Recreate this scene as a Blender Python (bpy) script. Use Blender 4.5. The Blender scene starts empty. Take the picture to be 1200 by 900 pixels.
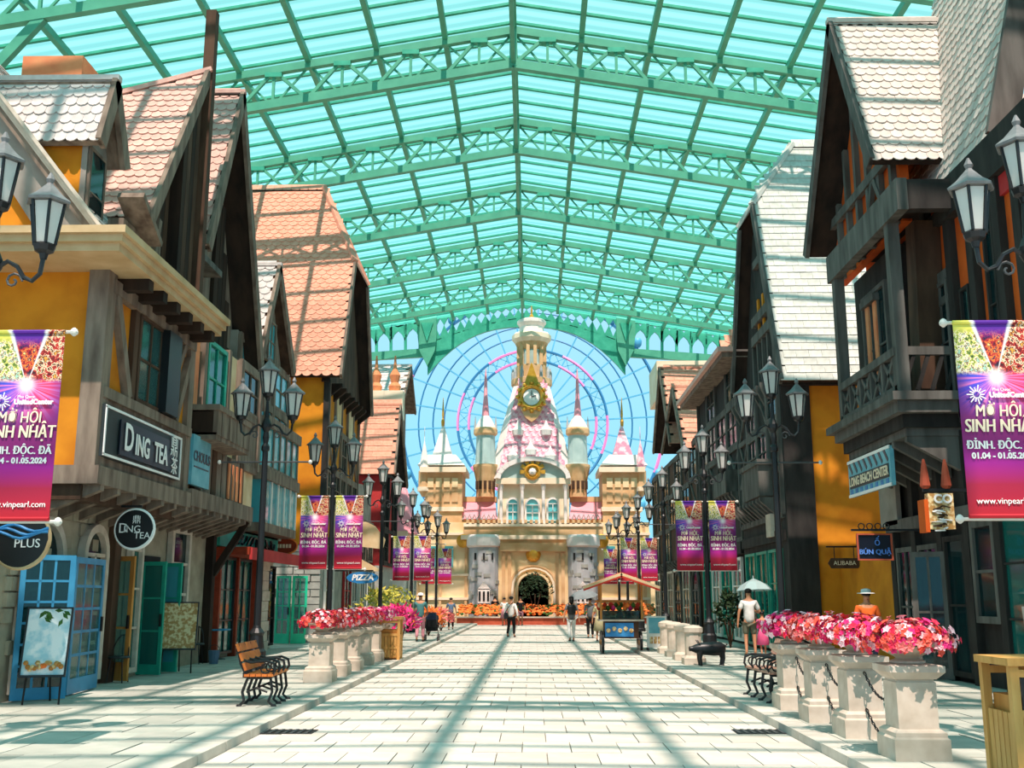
import bpy, math, random
from mathutils import Vector, Matrix
random.seed(11)
SC = bpy.context.scene
COL = SC.collection

# ------------------------------------------------------------------ camera
F = 1230.0                     # focal length in pixels of the 1200 x 900 frame
EYE = 1.65
PITCH = math.atan(250 / F)
YAW = math.atan(24 * math.cos(PITCH) / F)
cam = bpy.data.objects.new('camera', bpy.data.cameras.new('camera'))
COL.objects.link(cam)
cam.data.sensor_width = 36.0
cam.data.lens = 36.0 * F / 1200.0
cam.data.clip_end = 2000
cam.location = (0, 0, EYE)
cam.rotation_euler = (math.pi / 2 + PITCH, 0, YAW)
SC.camera = cam

# ------------------------------------------------------------------ sky and sun
wd = bpy.data.worlds.new('sky'); SC.world = wd; wd.use_nodes = True
nt = wd.node_tree; nt.nodes.clear()
wo = nt.nodes.new('ShaderNodeOutputWorld'); bg = nt.nodes.new('ShaderNodeBackground')
tc = nt.nodes.new('ShaderNodeTexCoord'); sx = nt.nodes.new('ShaderNodeSeparateXYZ')
rp = nt.nodes.new('ShaderNodeValToRGB')
rp.color_ramp.elements[0].position = 0.0; rp.color_ramp.elements[0].color = (0.26, 0.69, 0.93, 1)
rp.color_ramp.elements[1].position = 0.5; rp.color_ramp.elements[1].color = (0.42, 0.68, 0.80, 1)
nt.links.new(tc.outputs['Generated'], sx.inputs[0]); nt.links.new(sx.outputs['Z'], rp.inputs[0])
nt.links.new(rp.outputs[0], bg.inputs[0]); nt.links.new(bg.outputs[0], wo.inputs[0])
bg.inputs[1].default_value = 0.85

SUN_EL, SUN_AZ = math.radians(62), math.radians(2.0)      # high sun behind the viewer
sd = Vector((math.cos(SUN_EL) * math.sin(SUN_AZ), -math.cos(SUN_EL) * math.cos(SUN_AZ), math.sin(SUN_EL)))
sl = bpy.data.lights.new('sun', 'SUN'); sl.energy = 7.8; sl.angle = math.radians(0.6); sl.color = (1.0, 0.785, 0.71)
so = bpy.data.objects.new('sun', sl); COL.objects.link(so)
so.rotation_euler = (-sd).to_track_quat('-Z', 'Y').to_euler(); so.location = sd * 60

SC.view_settings.view_transform = 'Standard'
SC.view_settings.look = 'None'
SC.view_settings.gamma = 1.0
SC.view_settings.use_curve_mapping = False
SC.view_settings.exposure = 0.55
SC.cycles.max_bounces = 8
SC.cycles.transparent_max_bounces = 16
SC.cycles.caustics_reflective = False
SC.cycles.caustics_refractive = False
SC.cycles.use_denoising = True

# ------------------------------------------------------------------ measuring: pixel of the photograph -> point on a plane
RM = cam.rotation_euler.to_matrix()
CP = Vector((0, 0, EYE))
def ray(px, py): return RM @ Vector(((px - 600) / F, (450 - py) / F, -1.0))
def AY(px, py, Y): d = ray(px, py); return CP + d * (Y / d.y)
def AX(px, py, X): d = ray(px, py); return CP + d * (X / d.x)
def AZ(px, py, Z): d = ray(px, py); return CP + d * ((Z - EYE) / d.z)
def proj(p):
    q = RM.transposed() @ (Vector(p) - CP)
    return (600 - F * q.x / q.z, 450 + F * q.y / q.z, -q.z)

# ------------------------------------------------------------------ materials
def lin(h):
    if not isinstance(h, str): return tuple(h)
    h = h.lstrip('#'); r = []
    for i in (0, 2, 4):
        v = int(h[i:i + 2], 16) / 255
        r.append(v / 12.92 if v <= .04045 else ((v + .055) / 1.055) ** 2.4)
    return tuple(r)
def c4(h): return lin(h) + (1.0,)
MATS = {}
def mat(name, c, c2=None, rough=.75, scale=3.0, stretch=(1, 1, 1), bump=0.0, metal=0.0, rnd=0.0, contrast=(.35, .7), spec=.3, detail=5):
    m = bpy.data.materials.new(name); m.use_nodes = True
    n = m.node_tree.nodes; l = m.node_tree.links; b = n['Principled BSDF']
    b.inputs['Roughness'].default_value = rough; b.inputs['Metallic'].default_value = metal
    b.inputs['Specular IOR Level'].default_value = spec
    col = None
    if c2 is not None or bump:
        t = n.new('ShaderNodeTexCoord'); mp = n.new('ShaderNodeMapping'); mp.inputs['Scale'].default_value = stretch
        nz = n.new('ShaderNodeTexNoise'); nz.inputs['Scale'].default_value = scale; nz.inputs['Detail'].default_value = detail
        l.new(t.outputs['Object'], mp.inputs[0]); l.new(mp.outputs[0], nz.inputs['Vector'])
        if c2 is not None:
            r = n.new('ShaderNodeValToRGB')
            r.color_ramp.elements[0].position = contrast[0]; r.color_ramp.elements[1].position = contrast[1]
            r.color_ramp.elements[0].color = c4(c); r.color_ramp.elements[1].color = c4(c2)
            l.new(nz.outputs[0], r.inputs[0]); col = r.outputs[0]
        if bump:
            bp = n.new('ShaderNodeBump'); bp.inputs['Strength'].default_value = bump; bp.inputs['Distance'].default_value = .03
            l.new(nz.outputs[0], bp.inputs['Height']); l.new(bp.outputs[0], b.inputs['Normal'])
    if col is None: b.inputs['Base Color'].default_value = c4(c)
    if rnd:
        oi = n.new('ShaderNodeObjectInfo'); mr = n.new('ShaderNodeMapRange')
        mr.inputs['To Min'].default_value = 1 - rnd; mr.inputs['To Max'].default_value = 1 + rnd
        l.new(oi.outputs['Random'], mr.inputs[0])
        hv = n.new('ShaderNodeHueSaturation'); l.new(mr.outputs[0], hv.inputs['Value'])
        if col is not None: l.new(col, hv.inputs['Color'])
        else: hv.inputs['Color'].default_value = c4(c)
        col = hv.outputs[0]
    if col is not None: l.new(col, b.inputs['Base Color'])
    MATS[name] = m
    return m
def glassmat(name, tint, trans, rough=.06, base=None):
    """thin pane: part see-through, part glossy dark surface"""
    m = bpy.data.materials.new(name); m.use_nodes = True
    n = m.node_tree.nodes; l = m.node_tree.links; b = n['Principled BSDF']
    b.inputs['Base Color'].default_value = c4(base or tint); b.inputs['Roughness'].default_value = rough
    b.inputs['Specular IOR Level'].default_value = .8
    t = n.new('ShaderNodeBsdfTransparent'); t.inputs[0].default_value = c4(tint)
    x = n.new('ShaderNodeMixShader'); x.inputs[0].default_value = trans
    l.new(b.outputs[0], x.inputs[1]); l.new(t.outputs[0], x.inputs[2])
    l.new(x.outputs[0], n['Material Output'].inputs[0]); MATS[name] = m
    return m

mat('steel_green', '#4a9c82', '#58ab8e', rough=.5, scale=1.5, spec=.3)
mat('steel_deep', '#2f9a80', '#44b093', rough=.5, scale=2)
mat('paver', '#cbc2b6', '#dcd3c8', rough=.8, scale=2.5, bump=.15, rnd=.10)
mat('paver_field', '#c8bfb3', '#dcd3c8', rough=.8, scale=1.3, bump=.1)
mat('slab', '#a8aca1', '#c4c2b7', rough=.85, scale=2.0, bump=.15, rnd=.12)  # grey-green tone puts the pavement's teal shade into both slab colours
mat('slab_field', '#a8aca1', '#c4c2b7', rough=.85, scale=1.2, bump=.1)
mat('joint', '#8d8a80', '#9b978c', rough=.9, scale=4)
mat('kerb', '#b9b5aa', '#cfcbc0', rough=.8, scale=3, bump=.2, rnd=.08)
mat('plaster_orange', '#d98a1d', '#b8690f', rough=.85, scale=1.3, bump=.15, contrast=(.4, .75))
mat('plaster_burnt', '#d9601c', '#bd4a14', rough=.85, scale=1.4, bump=.15)
mat('plaster_peach', '#e89a6a', '#d97d55', rough=.85, scale=1.8, bump=.1)
mat('plaster_cream', '#e6cfa8', '#cfae80', rough=.85, scale=1.8, bump=.1)
mat('plaster_grey', '#9c958c', '#7d766e', rough=.85, scale=1.5, bump=.2)
mat('plaster_red', '#c23a3a', '#a82c2e', rough=.8, scale=2)
mat('plaster_pink', '#f0b7b8', '#e6a3a8', rough=.8, scale=2)
mat('stone', '#b3a891', '#8d8370', rough=.9, scale=2.2, bump=.4, rnd=.12)
mat('stone_grey', '#a9aaa2', '#8b8d88', rough=.9, scale=2.5, bump=.3, rnd=.14)
mat('stone_pale', '#d3c6b6', '#bdae9c', rough=.85, scale=5, bump=.15)
mat('cornice_cream', '#cfb48c', '#b99a70', rough=.75, scale=2, bump=.1)
mat('wood_grey', '#8f7f70', '#5f5046', rough=.85, scale=5, stretch=(1, 1, .2), bump=.3)
mat('wood_brown', '#5a4232', '#3a281d', rough=.85, scale=4, stretch=(1, 1, .2), bump=.3)
mat('wood_dark', '#35322f', '#1f1d1c', rough=.85, scale=4, stretch=(1, 1, .25), bump=.3)
mat('wood_black', '#3a2a20', '#1d1511', rough=.9, scale=3, stretch=(1, 1, .2), bump=.3)
mat('wood_charcoal', '#6b6964', '#45433f', rough=.85, scale=4, stretch=(1, 1, .2), bump=.3)
mat('wood_oak', '#c98a45', '#a86b2d', rough=.6, scale=8, stretch=(1, 1, .15), bump=.1)
mat('wood_bin', '#dba862', '#bd8743', rough=.6, scale=9, stretch=(1, 1, .15), bump=.1)
mat('wood_bench', '#e0803a', '#c7652a', rough=.55, scale=10, stretch=(1, .15, 1), bump=.1, rnd=.1)
mat('wood_bench_pink', '#c79a86', '#a87c68', rough=.6, scale=10, stretch=(1, .15, 1), bump=.1)
mat('tile_grey', '#d3cbc6', '#c0b6b2', rough=.8, scale=6, rnd=.10)
mat('tile_pink', '#e2b8aa', '#d2a093', rough=.8, scale=6, rnd=.12)
mat('tile_red', '#e2a088', '#d28a70', rough=.8, scale=6, rnd=.12)
mat('tile_white', '#d9cdc4', '#c6b8ae', rough=.8, scale=6, rnd=.09)
mat('slate_white', '#d2d3cb', '#b9bbb2', rough=.8, scale=5, rnd=.11)
mat('iron', '#15171a', rough=.45, spec=.5)
mat('iron_grey', '#3b3e40', '#4d5052', rough=.5, scale=8, spec=.5)
mat('steel_white', '#d9d7cf', rough=.4, spec=.5)
mat('lamp_cap', '#6a6b6c', '#828384', rough=.5, scale=10, spec=.5)
mat('lamp_glass', '#f4f4f0', rough=.3, spec=.5)
ln = MATS['lamp_glass'].node_tree; lt = ln.nodes.new('ShaderNodeBsdfTranslucent'); lt.inputs[0].default_value = (.95, .95, .92, 1); lm = ln.nodes.new('ShaderNodeMixShader')
ln.links.new(ln.nodes['Principled BSDF'].outputs[0], lm.inputs[1]); ln.links.new(lt.outputs[0], lm.inputs[2]); ln.links.new(lm.outputs[0], ln.nodes['Material Output'].inputs[0])
mat('blue_paint', '#4196c0', '#3484ae', rough=.45, scale=4)
mat('teal_paint', '#23a58c', '#1b8f79', rough=.45, scale=4)
mat('green_paint', '#24c79b', '#1fb58c', rough=.45, scale=4)
mat('teal_fascia', '#2aa79a', '#239488', rough=.5, scale=3)
mat('red_wood', '#9c3a1e', '#7d2c16', rough=.6, scale=5)
mat('white_paint', '#e9e6de', rough=.5)
mat('black_paint', '#101215', rough=.4, spec=.5)
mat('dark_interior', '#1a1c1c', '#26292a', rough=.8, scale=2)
glassmat('glass_dark', '#9fc7c4', .35, base='#123236')
glassmat('glass_teal', '#7fd6c8', .25, base='#1f6f68')
glassmat('glass_clear', '#d8f0ec', .6, base='#4c7d7c')
glassmat('glass_sky', '#a5dbe6', .15, base='#4fb0bd')
mat('castle_yellow', '#eed7ac', '#e2c08a', rough=.8, scale=.9, bump=.1)
mat('castle_tan', '#ddb88c', '#c99c6c', rough=.8, scale=1.1, bump=.2)
mat('castle_cream', '#f2e3cb', '#e6d0b0', rough=.8, scale=1)
mat('castle_white', '#efe9e4', '#ddd6d2', rough=.8, scale=1)
mat('castle_pink', '#f6cbd4', '#e78ea6', rough=.8, scale=2.5, contrast=(.45, .55))
mat('castle_rose', '#f2a9b4', '#ec97a5', rough=.8, scale=1)
mat('castle_grey', '#b4b6b8', '#95999e', rough=.85, scale=1.2, bump=.3)
mat('castle_aqua', '#b7cdca', '#9fb9b8', rough=.7, scale=1.2)
mat('castle_teal', '#7fd2d6', '#5cbcc6', rough=.25, scale=.8, spec=.6)
mat('gold', '#e0ab3e', '#c98e24', rough=.35, scale=3, metal=.35, spec=.6)
mat('pearl', '#f3f1ee', rough=.55, spec=.3)
mat('wheel_pink', '#d87aa8', '#b9689f', rough=.5, scale=.3)
mat('wheel_blue', '#2a6f97', '#245f86', rough=.5, scale=.3)
mat('wheel_steel', '#4a97b4', '#3b84a2', rough=.5, scale=.3)
mat('leaf', '#3f6b2c', '#274a1c', rough=.7, scale=8)
mat('leaf_dark', '#233a1c', '#14240f', rough=.7, scale=8)
mat('leaf_yellow', '#c9b84f', '#8f9a3c', rough=.7, scale=5)
for k, (a, b) in dict(crimson=('#e8324f', '#c81f45'), magenta=('#ef3a86', '#d0206c'), coral=('#f4644f', '#e24a3d'), blush=('#f7b9c4', '#f2d8dc'), salmon=('#f78f86', '#f06a70')).items():
    mat('petal_' + k, a, b, rough=.6, scale=20, rnd=.1)
mat('flower_orange', '#f08a3c', '#e0662a', rough=.7, scale=6)
mat('brick_red', '#b9583f', '#9c4632', rough=.85, scale=4)
mat('skin', '#c98f6d', '#b97f5f', rough=.6, scale=10)
mat('hair', '#17120f', rough=.5)
for k, a in dict(white='#eceae6', black='#16171a', grey='#77797c', teal='#4c7f80', pink='#e85f90', orange='#ea6a2a', khaki='#6d6a58', floral='#b9ae86', rose='#c98a94', navy='#27324a', denim='#5f7893').items():
    mat('cloth_' + k, a, tuple(v * .82 for v in lin(a)), rough=.9, scale=9, bump=.1)
mat('letter_white', '#f6f5f2', rough=.5)
mat('letter_cream', '#f3e3c6', rough=.5)
mat('letter_blue', '#5f8fe0', rough=.5)
mat('sign_dark', '#2b3234', '#333d40', rough=.45, scale=2, spec=.4)
mat('sign_navy', '#0e1424', rough=.3, spec=.6)
mat('sign_aqua', '#5fa9bb', '#86c3cf', rough=.5, scale=3)
mat('sign_blue', '#1f6fae', '#3f8fc8', rough=.4, scale=3)
mat('poster_food', '#e8d2a0', '#b98a4f', rough=.5, scale=14, contrast=(.42, .55))
mat('poster_sky', '#eef4f6', '#a9d3e0', rough=.4, scale=5, contrast=(.45, .6))
mat('poster_red', '#b02a30', rough=.5)
mat('stripe_red', '#c8402f', rough=.8)
mat('umbrella_grey', '#7f8587', rough=.8)
glassmat('umbrella_clear', '#e4f4f4', .45, base='#c8dcdc', rough=.2)

def roofglass():
    """tinted polycarbonate sheet: lets the sun through, glows teal where the sun falls on it; corrugated bands of tint run across"""
    m = bpy.data.materials.new('roof_glass'); m.use_nodes = True
    n = m.node_tree.nodes; l = m.node_tree.links; n.clear()
    o = n.new('ShaderNodeOutputMaterial'); t = n.new('ShaderNodeTexCoord')
    s = n.new('ShaderNodeSeparateXYZ'); l.new(t.outputs['Object'], s.inputs[0])
    ma = n.new('ShaderNodeMath'); ma.operation = 'MULTIPLY'; ma.inputs[1].default_value = 2 * math.pi / .65; l.new(s.outputs['Y'], ma.inputs[0])
    si = n.new('ShaderNodeMath'); si.operation = 'SINE'; l.new(ma.outputs[0], si.inputs[0])
    r = n.new('ShaderNodeMapRange'); r.inputs['From Min'].default_value = -.6; r.inputs['From Max'].default_value = .6; l.new(si.outputs[0], r.inputs[0])
    mx = n.new('ShaderNodeMix'); mx.data_type = 'RGBA'; l.new(r.outputs[0], mx.inputs[0])
    mx.inputs[6].default_value = (.025, .30, .26, 1); mx.inputs[7].default_value = (.11, .50, .45, 1)
    tr = n.new('ShaderNodeBsdfTransparent'); tr.inputs[0].default_value = (.92, .95, .93, 1)
    tl = n.new('ShaderNodeBsdfTranslucent'); l.new(mx.outputs[2], tl.inputs[0])
    x = n.new('ShaderNodeMixShader'); x.inputs[0].default_value = .42
    l.new(tr.outputs[0], x.inputs[1]); l.new(tl.outputs[0], x.inputs[2]); l.new(x.outputs[0], o.inputs[0])
    MATS['roof_glass'] = m
roofglass()

# ------------------------------------------------------------------ mesh building
WORLD = {}
def link(o, parent=None):
    COL.objects.link(o)
    if parent is not None: o.parent = parent
    return o
def thing(name, loc, label, cat, group=None, rz=0.0):
    o = bpy.data.objects.new(name, None); COL.objects.link(o)
    o.empty_display_size = .2
    o.location = loc; o.rotation_euler = (0, 0, rz); o['label'] = label; o['category'] = cat
    if group: o['group'] = group
    WORLD[o.name] = Vector(loc)
    return o
def tag(o, label, cat, group=None):
    o['label'] = label; o['category'] = cat
    if group: o['group'] = group
    return o
def V(*a): return Vector(a)
class MB:
    def __init__(s): s.v = []; s.f = []
    def add(s, vs, fs):
        k = len(s.v); s.v += [tuple(p) for p in vs]; s.f += [tuple(i + k for i in f) for f in fs]; return s
    def box(s, x0, x1, y0, y1, z0, z1):
        x0, x1 = sorted((x0, x1)); y0, y1 = sorted((y0, y1)); z0, z1 = sorted((z0, z1))
        return s.add([(x0, y0, z0), (x1, y0, z0), (x1, y1, z0), (x0, y1, z0), (x0, y0, z1), (x1, y0, z1), (x1, y1, z1), (x0, y1, z1)],
                     [(3, 2, 1, 0), (4, 5, 6, 7), (0, 1, 5, 4), (1, 2, 6, 5), (2, 3, 7, 6), (3, 0, 4, 7)])
    def lbox(s, o, u, w, n, u0, u1, w0, w1, n0, n1):
        P = lambda a, b, c: o + u * a + w * b + n * c
        return s.add([P(u0, w0, n0), P(u1, w0, n0), P(u1, w0, n1), P(u0, w0, n1), P(u0, w1, n0), P(u1, w1, n0), P(u1, w1, n1), P(u0, w1, n1)],
                     [(3, 2, 1, 0), (4, 5, 6, 7), (0, 1, 5, 4), (1, 2, 6, 5), (2, 3, 7, 6), (3, 0, 4, 7)])
    def beam(s, p, q, w, h, up=(0, 0, 1)):
        p = Vector(p); q = Vector(q); d = q - p; L = d.length; d.normalize(); up = Vector(up)
        if abs(d.dot(up)) > .98: up = Vector((0, 1, 0))
        r = d.cross(up).normalized(); t = r.cross(d)
        return s.lbox(p, d, t, r, 0, L, -h / 2, h / 2, -w / 2, w / 2)
    def prism(s, pts, vec):
        pts = [Vector(p) for p in pts]; vec = Vector(vec); n = len(pts)
        return s.add(pts + [p + vec for p in pts], [tuple(range(n))[::-1], tuple(range(n, 2 * n))] + [(i, (i + 1) % n, n + (i + 1) % n, n + i) for i in range(n)])
    def tube(s, pts, r, n=6, close=False):
        pts = [Vector(p) for p in pts]; m = len(pts); rr = r if isinstance(r, (list, tuple)) else [r] * m
        vs = []; fs = []; prev = None
        for i, p in enumerate(pts):
            a = pts[(i - 1) % m] if (close or i > 0) else p
            b = pts[(i + 1) % m] if (close or i < m - 1) else p
            d = (b - a).normalized()
            if prev is None:
                prev = d.orthogonal().normalized()
            x = (prev - d * prev.dot(d))
            x = x.normalized() if x.length > 1e-6 else d.orthogonal().normalized()
            prev = x; y = d.cross(x)
            for k in range(n):
                t = 2 * math.pi * k / n
                vs.append(p + (x * math.cos(t) + y * math.sin(t)) * rr[i])
        for i in range(m if close else m - 1):
            j = (i + 1) % m
            for k in range(n): fs.append((i * n + k, i * n + (k + 1) % n, j * n + (k + 1) % n, j * n + k))
        if not close: fs += [tuple(range(n))[::-1], tuple((m - 1) * n + k for k in range(n))]
        return s.add(vs, fs)
    def lathe(s, prof, c=(0, 0, 0), n=12, rot=0.0, axis=None, sx=1, sy=1):
        c = Vector(c); vs = []; fs = []
        A = (Vector((1, 0, 0)), Vector((0, 1, 0)), Vector((0, 0, 1))) if axis is None else axis
        for r, z in prof:
            r = max(r, 1e-4)
            for k in range(n):
                t = rot + 2 * math.pi * k / n
                vs.append(c + A[0] * (r * math.cos(t) * sx) + A[1] * (r * math.sin(t) * sy) + A[2] * z)
        for i in range(len(prof) - 1):
            for k in range(n): fs.append((i * n + k, i * n + (k + 1) % n, (i + 1) * n + (k + 1) % n, (i + 1) * n + k))
        fs += [tuple(range(n))[::-1], tuple((len(prof) - 1) * n + k for k in range(n))]
        return s.add(vs, fs)
    def mesh(s, name, m, smooth=False):
        me = bpy.data.meshes.new(name); me.from_pydata(s.v, [], s.f)
        me.materials.append(MATS[m] if isinstance(m, str) else m)
        if smooth: me.polygons.foreach_set('use_smooth', [True] * len(me.polygons))
        return me
    def build(s, name, m, parent=None, local=False, smooth=False, kind=None):
        o = bpy.data.objects.new(name, s.mesh(name, m, smooth)); link(o, parent)
        if parent is not None and not local: o.location = -WORLD.get(parent.name, Vector((0, 0, 0)))
        if kind: o['kind'] = kind
        return o
YAX = (Vector((1, 0, 0)), Vector((0, 0, 1)), Vector((0, -1, 0)))      # lathe axis towards the viewer
def children(o): return [c for c in COL.objects if c.parent is o]
KIDS = {}
def copy_tree(o, parent=None):
    c = o.copy(); COL.objects.link(c); c.parent = parent
    for ch in KIDS[o.name] if o.name in KIDS else KIDS.setdefault(o.name, list(o.children)): copy_tree(ch, c)
    return c
def inst(name, me, M, parent=None):
    o = bpy.data.objects.new(name, me); link(o, parent); o.matrix_local = M; return o
def frame(o, u, v, n):
    return Matrix(((u.x, v.x, n.x, o.x), (u.y, v.y, n.y, o.y), (u.z, v.z, n.z, o.z), (0, 0, 0, 1)))
TXT = {}
def textmesh(txt, size, m, shear=0.0, bold=0.0, align='CENTER', sx=1.0):
    key = (txt, size, m, shear, bold, align, sx)
    if key in TXT: return TXT[key]
    cu = bpy.data.curves.new('t', 'FONT'); cu.body = txt; cu.size = size; cu.shear = shear; cu.offset = bold if txt.isascii() else 0.0
    cu.align_x = align; cu.align_y = 'CENTER'; cu.extrude = .004; cu.resolution_u = 3
    o = bpy.data.objects.new('t', cu); COL.objects.link(o)
    dg = bpy.context.evaluated_depsgraph_get(); dg.update()
    me = bpy.data.meshes.new_from_object(o.evaluated_get(dg)); me.name = 'lettering'
    bpy.data.objects.remove(o); bpy.data.curves.remove(cu)
    for v in me.vertices: v.co.x *= sx
    if bold and not txt.isascii():                    # thicken accented letters by overlapping copies
        vs = [v.co.copy() for v in me.vertices]; fs = [tuple(f.vertices) for f in me.polygons]; mb = MB()
        for dx in (-bold * .6, bold * .6): mb.add([c + Vector((dx, 0, dx * .2)) for c in vs], fs)
        me = mb.mesh('lettering', m)
    me.materials.clear(); me.materials.append(MATS[m]); TXT[key] = me
    return me
def letters(parent, txt, size, o, u, w, m, local=False, **k):
    u = Vector(u).normalized(); w = Vector(w).normalized(); n = u.cross(w)
    M = frame(Vector(o), u, w, n)
    if not local: M = Matrix.Translation(-WORLD.get(parent.name, Vector((0, 0, 0)))) @ M
    return inst('lettering', textmesh(txt, size, m, **k), M, parent)
EX, EYV, EZ = Vector((1, 0, 0)), Vector((0, 1, 0)), Vector((0, 0, 1))
NY = Vector((0, -1, 0))

# ------------------------------------------------------------------ shared makers
def window(parent, o, u, w, n, W, H, nx, nz, fm, gm, t=.07, d=.09, name='window', kick=0.0, arch=False):
    fr = MB()
    top = H - (W / 2 if arch else 0)
    fr.lbox(o, u, w, n, 0, t, 0, top, 0, d).lbox(o, u, w, n, W - t, W, 0, top, 0, d)
    fr.lbox(o, u, w, n, t, W - t, 0, t + kick, 0, d)
    if arch:
        R = W / 2; K = 10
        for k in range(K):
            a0, a1 = math.pi * k / K, math.pi * (k + 1) / K
            q = [(R - rr * math.cos(a), top + rr * math.sin(a)) for rr, a in ((R, a0), (R, a1), (R - t, a1), (R - t, a0))]
            fr.prism([o + u * a + w * b for a, b in q], n * d)
    else: fr.lbox(o, u, w, n, t, W - t, H - t, H, 0, d)
    mt = t * .45
    cw = (W - 2 * t) / nx; ch = (top - (0 if arch else t) - t - kick) / nz
    for i in range(1, nx): fr.lbox(o, u, w, n, t + cw * i - mt / 2, t + cw * i + mt / 2, t + kick, top, .01, d * .8)
    for j in range(1, nz + (1 if arch else 0)): fr.lbox(o, u, w, n, t, W - t, t + kick + ch * j - mt / 2, t + kick + ch * j + mt / 2, .01, d * .8)
    f = fr.build(name, fm, parent)
    for i in range(nx):
        for j in range(nz):
            MB().lbox(o, u, w, n, t + cw * i, t + cw * (i + 1), t + kick + ch * j, t + kick + ch * (j + 1), .02, .035).build('pane', gm, f)
    if arch:
        R = W / 2 - t
        MB().prism([o + u * (W / 2 - R * math.cos(math.pi * k / 10)) + w * (top + R * math.sin(math.pi * k / 10)) + n * .02 for k in range(11)], n * .015).build('pane', gm, f)
    return f
def doorleaf(parent, p, q, h, nx, nz, fm, gm, kick=.25, t=.1, handle=True):
    """free-standing leaf between two ground points"""
    p = Vector(p); q = Vector(q); u = q - p; W = u.length; u.normalize(); n = u.cross(EZ)
    f = window(parent, p, u, EZ, n, W, h, nx, nz, fm, gm, t=t, d=.05, name='door', kick=kick)
    if handle: MB().lbox(p, u, EZ, n, W - t * .75, W - t * .3, .95, 1.2, .05, .09).build('handle', 'black_paint', f)
    return f
TILES = {}
def tilegeo(w, l, kind):
    if kind == 'scale': pts = [(-w / 2, l), (-w / 2, w * .34), (-w * .3, w * .09), (0, 0), (w * .3, w * .09), (w / 2, w * .34), (w / 2, l)]
    else: pts = [(-w / 2, l), (-w / 2, 0), (w / 2, 0), (w / 2, l)]
    z = lambda y: .012 + .04 * (1 - y / l)
    lo = [Vector((x, y, z(y) - .02)) for x, y in pts]; hi = [Vector((x, y, z(y))) for x, y in pts]; n = len(pts)
    return lo + hi, [tuple(range(n)), tuple(range(2 * n - 1, n - 1, -1))] + [(i, n + i, n + (i + 1) % n, (i + 1) % n) for i in range(n)]
def lay(parent, O, u, v, n, W, H, w, l, m, inside=None, nobj=300, kind='scale', expo=.62):
    vs, fs = tilegeo(w * .985, l, kind)
    key = (round(w, 3), round(l, 3), kind, m)
    if key not in TILES:
        me = bpy.data.meshes.new('tile'); me.from_pydata([tuple(p) for p in vs], [], fs); me.materials.append(MATS[m]); TILES[key] = me
    spots = []; step = l * expo; r = 0
    while r * step < H:
        x = w * (1.0 if r % 2 else 0.5)
        while x <= W:
            yv = r * step - .04
            if inside is None or inside(x, yv + l * .4): spots.append(O + u * x + v * yv)
            x += w
        r += 1
    def rank(p):
        a, b, d = proj(p + v * l * .3)
        return d + (0 if -5 < a < 1205 and -5 < b < 905 else 500)
    spots.sort(key=rank)
    for p in spots[:nobj]:
        o = bpy.data.objects.new('tile', TILES[key]); link(o, parent)
        j = random.uniform(-.012, .012)
        o.matrix_local = frame(p + n * random.uniform(0, .008), (u + v * j).normalized(), (v - u * j).normalized(), n)
    if spots[nobj:]:
        mb = MB()
        for p in spots[nobj:]:
            k = len(mb.v); mb.v += [tuple(p + u * q.x + v * q.y + n * q.z) for q in vs]; mb.f += [tuple(i + k for i in f) for f in fs]
        o = mb.build('tile_field', m, None); o.parent = parent; o['kind'] = 'stuff'
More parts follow.
